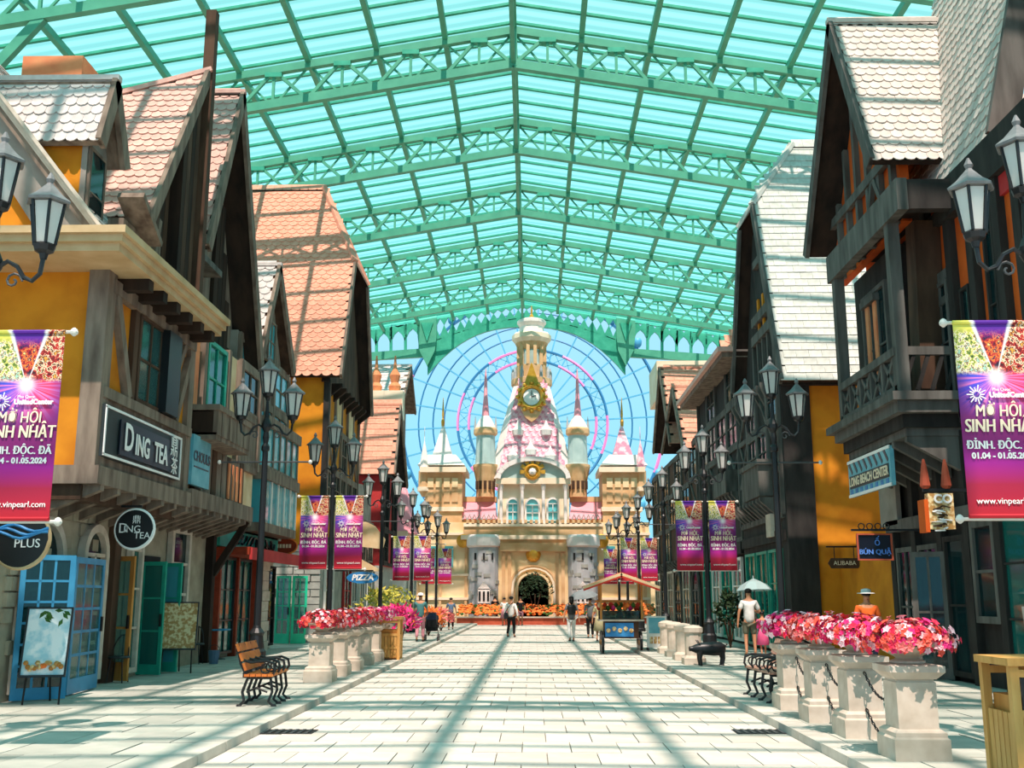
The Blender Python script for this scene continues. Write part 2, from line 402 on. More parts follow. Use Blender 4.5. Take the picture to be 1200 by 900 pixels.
def gable(e, s, af, ab, near, peak, far, deck, tm, tile=(.19, .34), hip=None, nobj=300, kind='scale', barge='wood_grey', half=False, drop=None, th=.12, expo=.62, nears=True):
    """roof whose gable faces the street: profile points are (y, z); af / ab are the front and back distance from the street axis"""
    u = Vector((s, 0, 0)); L = ab - af
    P = lambda a, y, z: Vector((s * a, y, z))
    fs = []
    yn, zn = near; yp, zp = peak; yf, zf = far
    roof = None
    for (y0, z0), sg in ((near, -1), (far, 1)):
        if sg == 1 and half: continue
        d = Vector((0, yp - y0, zp - z0)); H = d.length; v = d.normalized(); n = Vector((0, -v.z, v.y)) if sg == -1 else Vector((0, v.z, -v.y))
        O = P(af, y0, z0)
        poly = [(0, 0), (L, 0), (L, H)]
        if hip:
            ar, zc = hip; hc = (zc - z0) / v.z; poly += [(ar - af, H), (0, hc)]
            ins = lambda x, y, hc=hc, H=H, w=ar - af: y < hc + max(0, x) / w * (H - hc)
        elif drop:
            dl, df = drop; poly = [(0, 0), (L, 0), (L, H * df), (dl, H * df), (0, H)]
            ins = lambda x, y, H=H: y < H * (1 - (1 - df) * min(1, max(0, x) / dl)) - .1
        else: poly += [(0, H)]; ins = None
        dk = MB().prism([O + u * a + v * b for a, b in poly], -n * th).build('roof', deck, e)
        if roof is None: roof = dk
        if sg == -1 and nears: lay(dk, O, u, v, n, L, H, tile[0], tile[1], tm, ins, nobj, kind, expo)
        else: MB().prism([O + u * a + v * b + n * .002 for a, b in poly], n * .03).build('roof_covering', tm, dk)
        hb = hc if hip else H
        q0 = O - u * .03; q1 = q0 + v * hb
        MB().prism([q0 + n * .085, q0 - n * .2, q1 - n * .2, q1 + n * .085], u * .1).build('bargeboard', barge, dk)
    if hip:
        ar, zc = hip
        t0 = (zc - zn) / (zp - zn); t1 = (zc - zf) / (zp - zf)
        a, b, c = P(af, yn + (yp - yn) * t0, zc), P(af, yf + (yp - yf) * t1, zc), P(ar, yp, zp)
        MB().prism([a, b, c], (s * -.02, 0, .08)).build('hip_covering', tm, roof)
        for cc in (a, b): MB().beam(cc + Vector((0, 0, .06)), c + Vector((0, 0, .1)), .22, .12).build('hip_cap', tm, roof)
    elif drop:
        dz = (zp - zn) * (1 - drop[1]); dy = (yp - yn) * (1 - drop[1])
        MB().beam(P(af - .05, yp, zp + .05), P(af + drop[0], yp - dy, zp - dz + .05), .16, .1).build('ridge_cap', tm, roof); MB().beam(P(af + drop[0], yp - dy, zp - dz + .05), P(ab, yp - dy, zp - dz + .05), .16, .1).build('ridge_cap', tm, roof)
    else: MB().beam(P(af - .05, yp, zp + .05), P(ab, yp, zp + .05), .16, .1).build('ridge_cap', tm, roof)
    return roof
class Bld:
    def __init__(s, name, side, a, y, label, cat='building'):
        s.s = side; s.e = thing(name, (side * a, y, .1), label, cat)
    def box(s, name, m, a0, a1, y0, y1, z0, z1, p=None): return MB().box(s.s * a0, s.s * a1, y0, y1, z0, z1).build(name, m, p or s.e)
    def beam(s, name, m, p, q, w, h, par=None):
        return MB().beam((s.s * p[0], p[1], p[2]), (s.s * q[0], q[1], q[2]), w, h).build(name, m, par or s.e)
    def prism(s, name, m, pts, vec, p=None): return MB().prism([(s.s * a, y, z) for a, y, z in pts], (s.s * vec[0], vec[1], vec[2])).build(name, m, p or s.e)
    def win(s, a, y0, y1, z0, z1, nx, nz, fm, gm, **k):
        u = EYV if s.s < 0 else -EYV
        return window(s.e, Vector((s.s * a, y0 if s.s < 0 else y1, z0)), u, EZ, Vector((-s.s, 0, 0)), y1 - y0, z1 - z0, nx, nz, fm, gm, **k)
    def txt(s, txt, size, a, y, z, m, **k):
        u = EYV if s.s < 0 else -EYV
        return letters(s.e, txt, size, (s.s * a, y, z), u, EZ, m, **k)
    def timber(s, a, y0, y1, zs, grid, m, gm='glass_dark', w=.16, fm=None, pm=None):
        """posts, rails and the fill of each cell; grid rows run from the top, letters: w window  x cross  / \\ brace  p planks  s shutter  . plain"""
        n = len(grid[0]); cw = (y1 - y0) / n
        for z in zs: s.beam('rail', m, (a - .03, y0, z), (a - .03, y1, z), .1, w)
        for j in range(n + 1): s.beam('post', m, (a - .03, y0 + cw * j, zs[0]), (a - .03, y0 + cw * j, zs[-1]), w if j in (0, n) else w * .8, .1)
        for i, row in enumerate(reversed(grid)):
            z0, z1 = zs[i], zs[i + 1]
            for j, ch in enumerate(row):
                ya, yb = y0 + cw * j + w / 2, y0 + cw * (j + 1) - w / 2
                if ch == 'w': s.win(a, ya, yb, z0 + w / 2, z1 - w / 2, 2, 2, fm or m, gm, t=.08)
                if ch in 'x/': s.beam('brace', m, (a - .02, ya, z0), (a - .02, yb, z1), .07, w * .7)
                if ch in 'x\\': s.beam('brace', m, (a - .025, ya, z1), (a - .025, yb, z0), .07, w * .7)
                if ch == 's': s.box('shutter', pm or 'blue_paint', a - .07, a, ya + .05, yb - .05, z0 + w / 2, z1 - w / 2)
                if ch == 'p':
                    k = max(2, int((yb - ya) / .24)); pw = (yb - ya) / k
                    for q in range(k): s.box('plank', pm or m, a - .045 - random.uniform(0, .015), a, ya + pw * q + .012, ya + pw * (q + 1) - .012, z0 + w / 2, z1 - w / 2)
    def brackets(s, m, a0, a1, y0, y1, z0, z1, step, w=.14):
        n = int((y1 - y0) / step)
        for k in range(n + 1):
            y = y0 + (y1 - y0) * k / n
            s.prism('bracket', m, [(a0, y - w / 2, z1), (a0, y - w / 2, z1 - .1), (a1, y - w / 2, z0), (a1, y - w / 2, z1)], (0, w, 0))

# ================================================================== the setting: ground
KL, KR = -3.36, 3.12                       # kerb lines
def struct(name, loc=(0, 0, 0)):
    o = bpy.data.objects.new(name, None); COL.objects.link(o); o.location = loc; o['kind'] = 'structure'; WORLD[o.name] = Vector(loc); return o
g = MB().box(-60, 60, -30, 420, -.6, -.06).build('ground', 'joint'); g['kind'] = 'structure'
def paving(name, x0, x1, y0, y1, z, pw, pl, m, mf, lim, gap=.012, stagger=True):
    root = struct(name)
    bedz = z - .03
    MB().box(x0, x1, y0, y1, -.1, bedz).build('bedding', 'joint', root)
    nx = max(1, round((x1 - x0) / pw)); pw = (x1 - x0) / nx
    big = MB(); k = 0; sh = {}
    r = 0; y = y0
    while y < y1 - .01:
        off = pw / 2 if (stagger and r % 2) else 0
        xs = [x0] + [x0 + off + pw * i for i in range(0 if off else 1, nx + (0 if off else 0))] + [x1]
        for a, b in zip(xs[:-1], xs[1:]):
            if b - a < .02: continue
            q = proj((a + pw / 2, y + pl / 2, z))
            h = random.uniform(-.004, .004)
            if k < lim and 8 < y and -40 < q[0] < 1240 and q[1] < 930:
                key = round(b - a, 3)
                if key not in sh: sh[key] = MB().box(gap / 2, b - a - gap / 2, gap / 2, pl - gap / 2, -.025, 0).mesh('paver', m)
                inst('paver', sh[key], Matrix.Translation((a, y, z + h)), root); k += 1
            else: big.box(a + gap / 2, b - gap / 2, y + gap / 2, y + pl - gap / 2, bedz - .002, z + h)
        y += pl; r += 1
    big.build('paver_field', mf, root, kind='stuff')
    return root
paving('road', KL, KR, 2, 70, 0.0, .54, .83, 'paver', 'paver_field', 290)
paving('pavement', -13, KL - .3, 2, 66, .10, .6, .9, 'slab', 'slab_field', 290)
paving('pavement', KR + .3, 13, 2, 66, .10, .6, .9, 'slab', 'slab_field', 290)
for name, xa, xb in (('kerb', KL - .3, KL), ('kerb', KR, KR + .3)):
    k = struct(name); sh = MB().box(0, .3, .008, .992, -.2, .102).mesh('kerb_stone', 'kerb')
    for i in range(64): inst('kerb_stone', sh, Matrix.Translation((xa, 2 + i, random.uniform(-.003, .003))), k)
# flat drain grates let into the road by the kerb
for x, y in ((AZ(330, 858, 0).x, AZ(330, 858, 0).y), (AZ(900, 858, 0).x, AZ(900, 858, 0).y)):
    t = thing('drain_grate', (x, y, 0), 'dark iron drain grate in the road by the ' + ('kerb with the orange slatted bench' if x < 0 else 'kerb of the flower pillars'), 'grate')
    MB().box(-.42, .42, -.22, .22, .004, .008).build('tray', 'iron', t, local=True)
    for i in range(9): MB().box(-.4 + i * .09, -.36 + i * .09, -.2, .2, .008, .016).build('bar', 'iron_grey', t, local=True)

# ================================================================== the glazed roof
XR, ZL, ZU, SL, HALF = -.65, 21.45, 22.85, .172, 18.2
TY = [28.8 + 7.8 * k for k in range(6)]
NP = 7; PW = 2.6
zat = lambda x, z0: z0 - SL * abs(x - XR)
roof = struct('ceiling')
def truss(y, parts):
    mb = MB() if not parts else None
    tr = None
    def put(name, m, p, q, w, h):
        nonlocal tr
        if parts: MB().beam(p, q, w, h).build(name, m, tr)
        else: mb.beam(p, q, w, h)
    if parts:
        tr = MB().box(XR - .14, XR + .14, y - .14, y + .14, ZL - .1, ZU + .1).build('truss', 'steel_green', roof)
    for s in (-1, 1):
        X = lambda d: XR + s * d
        put('bottom_chord', 'steel_green', (X(0), y, ZL), (X(HALF), y, zat(X(HALF), ZL)), .26, .34)
        put('top_chord', 'steel_green', (X(0), y, ZU), (X(HALF), y, zat(X(HALF), ZU)), .24, .3)
        for i in range(NP):
            a, b = i * PW, (i + 1) * PW; c = (a + b) / 2
            put('strut', 'steel_green', (X(c), y, zat(X(c), ZL)), (X(c), y, zat(X(c), ZU)), .1, .1)
            put('diagonal', 'steel_green', (X(a), y, zat(X(a), ZL)), (X(c), y, zat(X(c), ZU)), .12, .12)
            put('diagonal', 'steel_green', (X(b), y, zat(X(b), ZL)), (X(c), y, zat(X(c), ZU)), .12, .12)
            put('tie', 'steel_green', (X(a), y + .1, zat(X(a), ZU)), (X(c), y + .1, zat(X(c), ZL)), .07, .07)
            put('tie', 'steel_green', (X(b), y + .1, zat(X(b), ZU)), (X(c), y + .1, zat(X(c), ZL)), .07, .07)
            if parts: MB().box(X(c) - .32, X(c) + .32, y - .13, y + .13, zat(X(c), ZU) - .3, zat(X(c), ZU) - .12).build('gusset', 'steel_deep', tr)
    if not parts: mb.build('truss', 'steel_green', roof)
for y in TY: truss(y, True)
NEAR_T = [TY[0] - 7.8 * k for k in range(1, 6)]
for y in NEAR_T: truss(y, False)
Y0, Y1 = TY[0] - 7.8 * 5, 76.2
bays = sorted(NEAR_T + TY) + [Y1]
for s in (-1, 1):
    for i in range(NP + 1):
        d = i * PW; x = XR + s * d
        if i == 0 and s == 1: continue
        MB().beam((x, Y0, zat(x, ZU) + .2), (x, Y1, zat(x, ZU) + .2), .2 if i else .26, .26).build('purlin', 'steel_green', roof)
    for y0, y1 in zip(bays[:-1], bays[1:]):
        for i in range(NP):
            xa, xb = XR + s * i * PW, XR + s * (i + 1) * PW; za, zb = zat(xa, ZU) + .42, zat(xb, ZU) + .42
            MB().add([(xa, y0, za), (xa, y1, za), (xb, y1, zb), (xb, y0, zb)], [(0, 1, 2, 3)]).build('pane', 'roof_glass', roof)
        for k in range(6):
            y = y0 + (y1 - y0) * k / 6; x = XR + s * HALF
            MB().beam((XR, y, ZU + .36), (x, y, zat(x, ZU) + .36), .13, .1).build('glazing_bar', 'steel_deep', roof)
MB().beam((XR, Y0, ZL + .1), (XR, Y1, ZL + .1), .16, .2).build('ridge_rail', 'steel_green', roof)
for s in (-1, 1):
    x = XR + s * HALF
    MB().beam((x, Y0, zat(x, ZL) - .3), (x, Y1, zat(x, ZL) - .3), .4, .7).build('eaves_beam', 'steel_green', roof)
    for y in TY[:4]:
        MB().tube([(x, y, 0), (x, y, zat(x, ZL))], .28, 10).build('column', 'steel_green', roof)
        MB().beam((x, y, zat(x, ZL) - 4.5), (x - s * 4, y, zat(x - s * 4, ZL) - .1), .22, .3).build('knee_brace', 'steel_green', roof)

# fretwork screen that closes the roof's far end
SY = 76.2
scr = thing('arched_screen', (0, SY, 15), 'sea green fretwork screen with a wide arch and two pointed pendants closing the glass roof', 'screen')
def sp(px, py): p = AY(px, py, SY); return p
def plate(pts, name, m='steel_deep', d=.3, y=0.0): return MB().prism([p + Vector((0, y, 0)) for p in pts], (0, d, 0)).build(name, m, scr)
def arcpts(n=24):
    r = []
    for k in range(n + 1):
        t = -1 + 2 * k / n
        px = 617 + 116 * t
        r.append((px, 383 + 56 * (abs(t) ** 2.6)))
    return r
inner = arcpts()
for k, ((xa, ya), (xb, yb)) in enumerate(zip(inner[:-1], inner[1:])):
    w0 = lambda x: 372 + 30 * min(1, abs(x - 617) / 116) ** 1.5
    plate([sp(xa, ya), sp(xb, yb), sp(xb, w0(xb)), sp(xa, w0(xa))], 'arch_segment')
top = lambda x: 352 + .155 * abs(x - 613)
for k in range(24):                                   # row of pierced diamonds between the arch and the sloping top rail
    xa = 501 + k * 232 / 24; xb = xa + 232 / 24; xm = (xa + xb) / 2
    w0 = lambda x: 372 + 30 * min(1, abs(x - 617) / 116) ** 1.5
    for q in ([sp(xa, w0(xa) + 1), sp(xm, w0(xm) + 1), sp(xm, w0(xm) - 2.5), sp(xa, (top(xa) + w0(xa)) / 2)],
              [sp(xm, w0(xm) + 1), sp(xb, w0(xb) + 1), sp(xb, (top(xb) + w0(xb)) / 2), sp(xm, w0(xm) - 2.5)],
              [sp(xa, (top(xa) + w0(xa)) / 2), sp(xm, top(xm) + 6), sp(xm, top(xm)), sp(xa, top(xa))],
              [sp(xm, top(xm) + 6), sp(xb, (top(xb) + w0(xb)) / 2), sp(xb, top(xb)), sp(xm, top(xm))]):
        plate(q, 'fret_piece', d=.2)
plate([sp(300, top(300)), sp(613, 352), sp(613, 342), sp(300, top(300) - 10)], 'top_rail', 'steel_green', .4, -.1)
plate([sp(930, top(930)), sp(613, 352), sp(613, 342), sp(930, top(930) - 10)], 'top_rail', 'steel_green', .4, -.1)
for s, x0 in ((-1, 501), (1, 733)):
    plate([sp(x0 - 11, 366), sp(x0 + 11, 366), sp(x0 + 11, 396), sp(x0 + 9, 412), sp(x0, 430), sp(x0 - 9, 412), sp(x0 - 11, 396)], 'pendant', 'steel_green', .7, -.35)
    plate([sp(x0 - 7, 380), sp(x0 + 7, 380), sp(x0, 402)], 'pendant_panel', 'steel_deep', .1, -.45)
    for k in range(9):                                # arcade of small arched openings on either side
        xa = x0 + s * (9 + k * 17); xb = xa + s * 17; xm = (xa + xb) / 2
        ym = lambda x: 412 + .06 * abs(x - x0)
        tp = top(xm)
        plate([sp(xa - 1.6, tp + 3), sp(xa + 1.6, tp + 3), sp(xa + 1.6, ym(xa)), sp(xa - 1.6, ym(xa))], 'baluster', d=.2)
        hs = [(xa, tp + 26), (xa + (xb - xa) * .25, tp + 17), (xm, tp + 13), (xa + (xb - xa) * .75, tp + 17), (xb, tp + 26)]
        plate([sp(*h) for h in hs] + [sp(xb, tp + 6), sp(xm + 2, tp + 6), sp(xm, tp + 9), sp(xm - 2, tp + 6), sp(xa, tp + 6)], 'arch_panel', d=.2)
        plate([sp(xa, top(xa) + 6), sp(xb, top(xb) + 6), sp(xb, top(xb) - 1), sp(xa, top(xa) - 1)], 'head_panel', d=.2)
    plate([sp(x0, 408), sp(x0 + s * 165, 420), sp(x0 + s * 165, 428), sp(x0, 418)], 'bottom_rail', 'steel_green', .35, -.05)

# ================================================================== observation wheel far behind
WY = 190.0
wc = AY(624, 496, WY); ws = (AY(724, 496, WY).x - wc.x) / 100.0
wh = thing('observation_wheel', (wc.x, WY, 0), 'huge observation wheel of pink and blue rims rising behind the castle', 'wheel')
def ring(R, r, m, name, n=64, y=0.0, a0=0.0, a1=2 * math.pi):
    full = a1 - a0 > 6.28
    pts = [wc + Vector((R * ws * math.cos(a0 + (a1 - a0) * k / n), y, R * ws * math.sin(a0 + (a1 - a0) * k / n))) for k in range(n if full else n + 1)]
    return MB().tube(pts, r, 5, full).build(name, m, wh)
for i in range(12):
    a = i * math.pi / 6 + .1
    for R in (75, 88): ring(R, .26, 'wheel_pink' if i % 2 else 'wheel_blue', 'rim_segment', 8, 0, a, a + math.pi / 6)
for i in range(16): ring(153, .3, 'wheel_pink' if i % 4 == 3 else 'wheel_blue', 'outer_rim_segment', 6, 0, i * math.pi / 8, (i + 1) * math.pi / 8)
for R in (104, 117, 134): ring(R, .15, 'wheel_blue', 'tie_ring')
for i in range(30):
    a = i * 2 * math.pi / 30 + .05; d = Vector((math.cos(a), 0, math.sin(a)))
    MB().beam(wc + d * 8 * ws, wc + d * 153 * ws, .26, .26).build('spoke', 'wheel_steel', wh)
for i in range(40):
    a, b = i * math.pi / 20, (i + 1) * math.pi / 20
    for p, q in ((75, 88), (88, 75)):
        MB().beam(wc + Vector((math.cos(a), 0, math.sin(a))) * p * ws, wc + Vector((math.cos(b), 0, math.sin(b))) * q * ws, .13, .13).build('lattice_bar', 'wheel_steel', wh)
for s in (-1, 1): MB().beam(wc + Vector((0, s * 3, 0)), (wc.x + s * 14, WY + s * 6, 0), .9, .9).build('support_leg', 'wheel_steel', wh)
MB().lathe([(1.4, -2), (1.4, 2)], wc, 12, axis=YAX).build('hub', 'wheel_steel', wh)
gm = MB().lathe([(.1, 1.0), (.6, .9), (.8, .4), (.7, -.4), (.4, -.8), (.1, -.9)], (0, 0, 0), 8).mesh('gondola', 'wheel_steel', True)
for i in range(24):
    a = i * math.pi / 12 + .13
    p = wc + Vector((math.cos(a), 0, math.sin(a))) * 158 * ws
    inst('gondola', gm, Matrix.Translation(p - WORLD[wh.name]), wh)

# ================================================================== the castle
CY = 69.0
ca = thing('castle', (0, CY, 0), 'pale yellow and pink castle with a tall clock spire closing the street', 'castle')
def q_(px, py, Y=CY): return AY(px, py, Y)
def cbox(name, m, x0, x1, y0, y1, Y, D, p=None):
    """box whose front face, at depth Y, spans pixels x0..x1 and y0..y1"""
    a = q_((x0 + x1) / 2, y0, Y); b = q_((x0 + x1) / 2, y1, Y); w = (q_(x1, (y0 + y1) / 2, Y).x - q_(x0, (y0 + y1) / 2, Y).x) / 2
    cx = q_((x0 + x1) / 2, (y0 + y1) / 2, Y).x
    return MB().box(cx - w, cx + w, Y, Y + D, max(0, b.z), a.z).build(name, m, p or ca)
def ctow(name, m, px, prof, Y, n=12, p=None, rot=0.0, smooth=False, sy=1):
    """turned tower: profile of (half width, row) in pixels"""
    cx = q_(px, prof[0][1], Y).x
    return MB().lathe([(q_(px + r, y, Y).x - q_(px, y, Y).x, max(0, q_(px, y, Y).z)) for r, y in prof], (cx, Y, 0), n, rot, sy=sy).build(name, m, p or ca, smooth=smooth)
Q4 = math.pi / 4
def pyr(name, m, px, w0, w1, y0, y1, Y, p=None): return ctow(name, m, px, [(w0 * 1.414, y0), (w1 * 1.414, y1)], Y, 4, p, Q4)
# gate house with a pointed gateway
x0, x1 = q_(583, 680).x, q_(667, 680).x; zt = q_(625, 637).z
ax = q_(625, 690).x; aw = (q_(643, 690).x - q_(607, 690).x) / 2; sz = q_(625, 694).z; az = q_(625, 673).z
K = 10
ap = [(ax - aw * math.cos(math.pi * k / K) , sz + (az - sz) * (math.sin(math.pi * k / K) ** .75)) for k in range(K + 1)]
gw = MB().box(x0, ax - aw, CY, CY + 2, 0, zt).box(ax + aw, x1, CY, CY + 2, 0, zt)
for (xa, za), (xb, zb) in zip(ap[:-1], ap[1:]): gw.prism([(xa, CY, za), (xb, CY, zb), (xb, CY, zt), (xa, CY, zt)], (0, 2, 0))
gate = gw.build('gate_wall', 'castle_yellow', ca)
for sc, m, d in ((1.62, 'castle_tan', .12), (1.45, 'castle_cream', .2), (1.18, 'castle_yellow', .28)):
    mb = MB()
    o2 = [(ax + (x - ax) * sc, sz + (z - sz) * sc * .95) for x, z in ap]; o1 = [(ax + (x - ax) * (sc - .16), sz + (z - sz) * (sc - .16)) for x, z in ap]
    for k in range(K): mb.prism([(o1[k][0], CY - d, o1[k][1]), (o1[k + 1][0], CY - d, o1[k + 1][1]), (o2[k + 1][0], CY - d, o2[k + 1][1]), (o2[k][0], CY - d, o2[k][1])], (0, d, 0))
    mb.box(o1[0][0], o2[0][0], CY - d, CY, 0, sz).box(o1[-1][0], o2[-1][0], CY - d, CY, 0, sz)
    mb.build('archivolt', m, gate)
MB().box(ax - 2, ax + 2, CY + 3, CY + 3.2, 0, az + .5).build('gate_back_wall', 'wood_black', gate)  # dark back wall, its black colour standing in for the unlit gateway
for px in (590, 597, 653, 660): cbox('pilaster', 'castle_tan', px - 2, px + 2, 648, 728, CY - .15, .3, gate)
cbox('entablature', 'castle_tan', 586, 664, 636, 646, CY - .3, .5, gate)
for px, py, r in ((625, 650, 9), ): MB().lathe([(q_(px + r, py).x - q_(px, py).x, 0), (q_(px + r * .6, py).x - q_(px, py).x, .25), (.1, .3)], q_(px, py) + Vector((0, -.05, 0)), 10, axis=YAX).build('cartouche', 'gold', gate)
for px in (567, 683):
    t = ctow('round_tower', 'castle_grey', px, [(18, 730), (18, 641)], CY + .3, 16)
    ctow('cornice', 'castle_white', px, [(18, 642), (21, 640), (21, 630), (19, 627)], CY + .3, 16, t)
    cbox('blind_window', 'castle_white', px - 7, px + 7, 690, 707, CY - .82, .1, t)
    for k in (-5, 0, 5): cbox('lancet', 'dark_interior', px + k - 1.3, px + k + 1.3, 693, 704, CY - .86, .1, t)
    pr = q_(px, 681, CY - .82); MB().prism([q_(px - 8, 691, CY - .82), q_(px + 8, 691, CY - .82), pr], (0, .1, 0)).build('window_gable', 'castle_white', t)
    for k in (-10, 0, 10): cbox('arrow_slit', 'dark_interior', px + k - 1.2, px + k + 1.2, 648, 656, CY - .78 + abs(k) * .02, .1, t)
    for i in range(22):
        a = -math.pi / 2 + random.uniform(-1.1, 1.1); R = q_(px + 18, 690, CY + .3).x - q_(px, 690, CY + .3).x
        c = q_(px, random.uniform(646, 725), CY + .3); d = Vector((math.cos(a), math.sin(a), 0)); tn = Vector((-d.y, d.x, 0))
        MB().lbox(Vector((c.x, c.y, max(.3, c.z))) + d * (R - .03), tn, EZ, d, -.22, .22, -.11, .11, 0, .06).build('stone', 'stone_grey', t)
# balcony and upper storey
bal = cbox('balcony', 'castle_tan', 544, 706, 616, 629, CY + .1, 2.5)
cbox('balcony_band', 'castle_cream', 540, 710, 627, 632, CY - .25, 2.5, bal)
cbox('balcony_frieze', 'castle_tan', 586, 664, 630, 637, CY - .1, 1, bal)
cbox('balcony_coping', 'castle_cream', 543, 707, 613, 617, CY, .5, bal)
for i in range(26):
    px = 548 + i * 6.2
    cbox('merlon', 'castle_tan', px - 1.6, px + 1.6, 609, 614, CY, .3, bal)
up = cbox('upper_wall', 'castle_cream', 583, 667, 563, 620, CY + .8, 3)
for px, w in ((601, 7.5), (624, 9), (648, 7.5)):
    p = q_(px - w, 622, CY + .75); W = q_(px + w, 600, CY + .75).x - q_(px - w, 600, CY + .75).x; H = q_(px, 583, CY + .75).z - p.z
    f = window(ca, p, EX, EZ, NY, W, H, 2, 3, 'castle_white', 'castle_teal', t=.12, d=.18, arch=True)
for px in (587, 612, 637, 663):
    c = ctow('column', 'castle_white', px, [(3, 622), (3, 619), (2.1, 617), (1.9, 575), (3, 571), (3, 567)], CY + .55, 8)
cbox('cornice', 'castle_cream', 581, 669, 560, 567, CY + .3, 2, up)
pts = [q_(625 + 41 * math.cos(math.pi * k / 12), 561 - 23 * math.sin(math.pi * k / 12), CY + .45) for k in range(13)]
ped = MB().prism(pts, (0, 1.5, 0)).build('pediment', 'castle_aqua', ca)
for k in range(12): MB().beam(pts[k] + Vector((0, -.1, 0)), pts[k + 1] + Vector((0, -.1, 0)), .5, .3).build('pediment_moulding', 'castle_white', ped)
c = q_(624, 553, CY + .4); r = q_(634, 553, CY + .4).x - c.x
MB().lathe([(r, 0), (r, .15), (r * .75, .3), (r * .6, .1)], c, 12, axis=YAX).build('emblem_ring', 'gold', ped)
MB().lathe([(r * .55, 0), (r * .4, .25), (.05, .35)], c, 8, axis=YAX).build('emblem_boss', 'pearl', ped)
for k in range(7):
    a = math.pi * (k / 6); MB().beam(c + Vector((math.cos(a), 0, math.sin(a))) * r, c + Vector((math.cos(a), 0, math.sin(a))) * r * 1.5, .2, .25).build('emblem_ray', 'gold', ped)
# great spire
SYc = CY + 4.6
def ring8(py, hw, ch): return [AY(px, py, SYc) for px in (623 - hw, 623 + hw)], hw, ch
def spire_face(pa, pb, pc, pd, name, m): return MB().prism([pa, pb, pc, pd], (0, .12, -.05)).build(name, m, sprf)
def octa(py, w):
    c = AY(623, py, SYc); R = AY(623 + w, py, SYc).x - c.x; k = .78
    return [Vector((c.x + a * R, SYc + b * R, c.z)) for a, b in ((-k, -1), (k, -1), (1, -k), (1, k), (k, 1), (-k, 1), (-1, k), (-1, -k))]
lo, hi = octa(566, 50), octa(456, 21)
sprf = MB().prism([p.lerp(Vector((AY(623, 566, SYc).x, SYc, p.z)), .06) for p in lo], (0, 0, .3)).build('spire_base', 'castle_white', ca)
mb = MB(); mb.add([p.lerp(Vector((AY(623, 566, SYc).x, SYc, p.z)), .04) for p in lo] + [p.lerp(Vector((AY(623, 456, SYc).x, SYc, p.z)), .04) for p in hi], [(i, (i + 1) % 8, 8 + (i + 1) % 8, 8 + i) for i in range(8)] + [tuple(range(8, 16))])
mb.build('spire_core', 'castle_white', sprf)
for i in range(8):
    j = (i + 1) % 8; m = 'castle_pink' if i % 2 == 0 else 'castle_white'
    n = ((lo[j] - lo[i]).cross(hi[i] - lo[i])).normalized() * .1
    MB().prism([lo[i], lo[j], hi[j], hi[i]], -n).build('spire_face', m, sprf)
# scale tiles of the pink front
u = (lo[1] - lo[0]).normalized(); v = ((hi[0] + hi[1]) / 2 - (lo[0] + lo[1]) / 2); H = v.length; v.normalize(); n = u.cross(v)
W0 = (lo[1] - lo[0]).length; W1 = (hi[1] - hi[0]).length
lay(sprf, lo[0], u, v, n, W0, H, .46, .62, 'castle_pink', lambda x, y: abs(x - W0 / 2) < (W0 + (W1 - W0) * y / H) / 2 - .1, 200)
for px, py in ((607, 505), (640, 505), (601, 535), (645, 535), (622, 528)):
    t = (566 - py) / 110; y = SYc - (AY(623 + 50 - 29 * t, py, SYc).x - AY(623, py, SYc).x) - .25
    c = AY(px, py, y); MB().lathe([(.35, -.3), (.42, .05), (.2, .3), (.02, .75)], c, 8).build('spire_lucarne', 'castle_white', sprf)
# clock
yk = SYc - (AY(648, 468, SYc).x - AY(623, 468, SYc).x) - .5
c = AY(623, 466, yk); R = AY(640, 466, yk).x - c.x
ck = MB().lathe([(R, 0), (R, .2), (R * .8, .45), (R * .62, .3), (R * .6, 0)], c, 16, axis=YAX).build('clock_frame', 'gold', ca)
MB().lathe([(R * .6, .1), (R * .58, .25), (.02, .28)], c, 16, axis=YAX).build('clock_face', 'pearl', ck)
for k in range(12):
    a = k * math.pi / 6; d = Vector((math.cos(a), 0, math.sin(a)))
    MB().lathe([(.04, .1), (.17, .3), (.1, .45), (.02, .5)], c + d * R * .98, 6, axis=YAX).build('clock_leaf', 'gold', ck)
MB().prism([AY(614, 452, yk), AY(632, 452, yk), AY(623, 425, yk)], (0, -.3, 0)).build('clock_crest', 'gold', ck)
MB().prism([AY(609, 478, yk), AY(637, 478, yk), AY(630, 490, yk), AY(623, 495, yk), AY(616, 490, yk)], (0, -.25, 0)).build('clock_bracket', 'castle_tan', ck)
MB().beam(c + Vector((0, -.3, 0)), c + Vector((0, -.3, R * .45)), .06, .05).build('clock_hand', 'black_paint', ck)
MB().beam(c + Vector((0, -.3, 0)), c + Vector((R * .3, -.3, .1)), .06, .05).build('clock_hand', 'black_paint', ck)
# lantern storey on top
t = ctow('gallery', 'castle_tan', 623, [(21, 456), (24, 452), (24, 446), (18, 444), (18, 430)], SYc, 12)
for k in range(12):
    a = k * math.pi / 6; cc = AY(623, 446, SYc); R = AY(645, 446, SYc).x - cc.x
    MB().lathe([(.12, 0), (.12, .5), (.02, .9)], cc + Vector((math.cos(a) * R, math.sin(a) * R, 0)), 6).build('gallery_finial', 'castle_grey', t)
t = ctow('lantern_drum', 'castle_aqua', 623, [(15, 432), (15, 404)], SYc, 12)
for k in range(12):
    a = (k + .5) * math.pi / 6; cc = AY(623, 430, SYc); R = AY(639, 430, SYc).x - cc.x; z1 = AY(623, 404, SYc).z
    MB().box(-.12, .12, -.12, .12, 0, z1 - cc.z).build('lantern_pier', 'castle_tan', t).location = Vector((cc.x + math.cos(a) * R, SYc + math.sin(a) * R, cc.z))
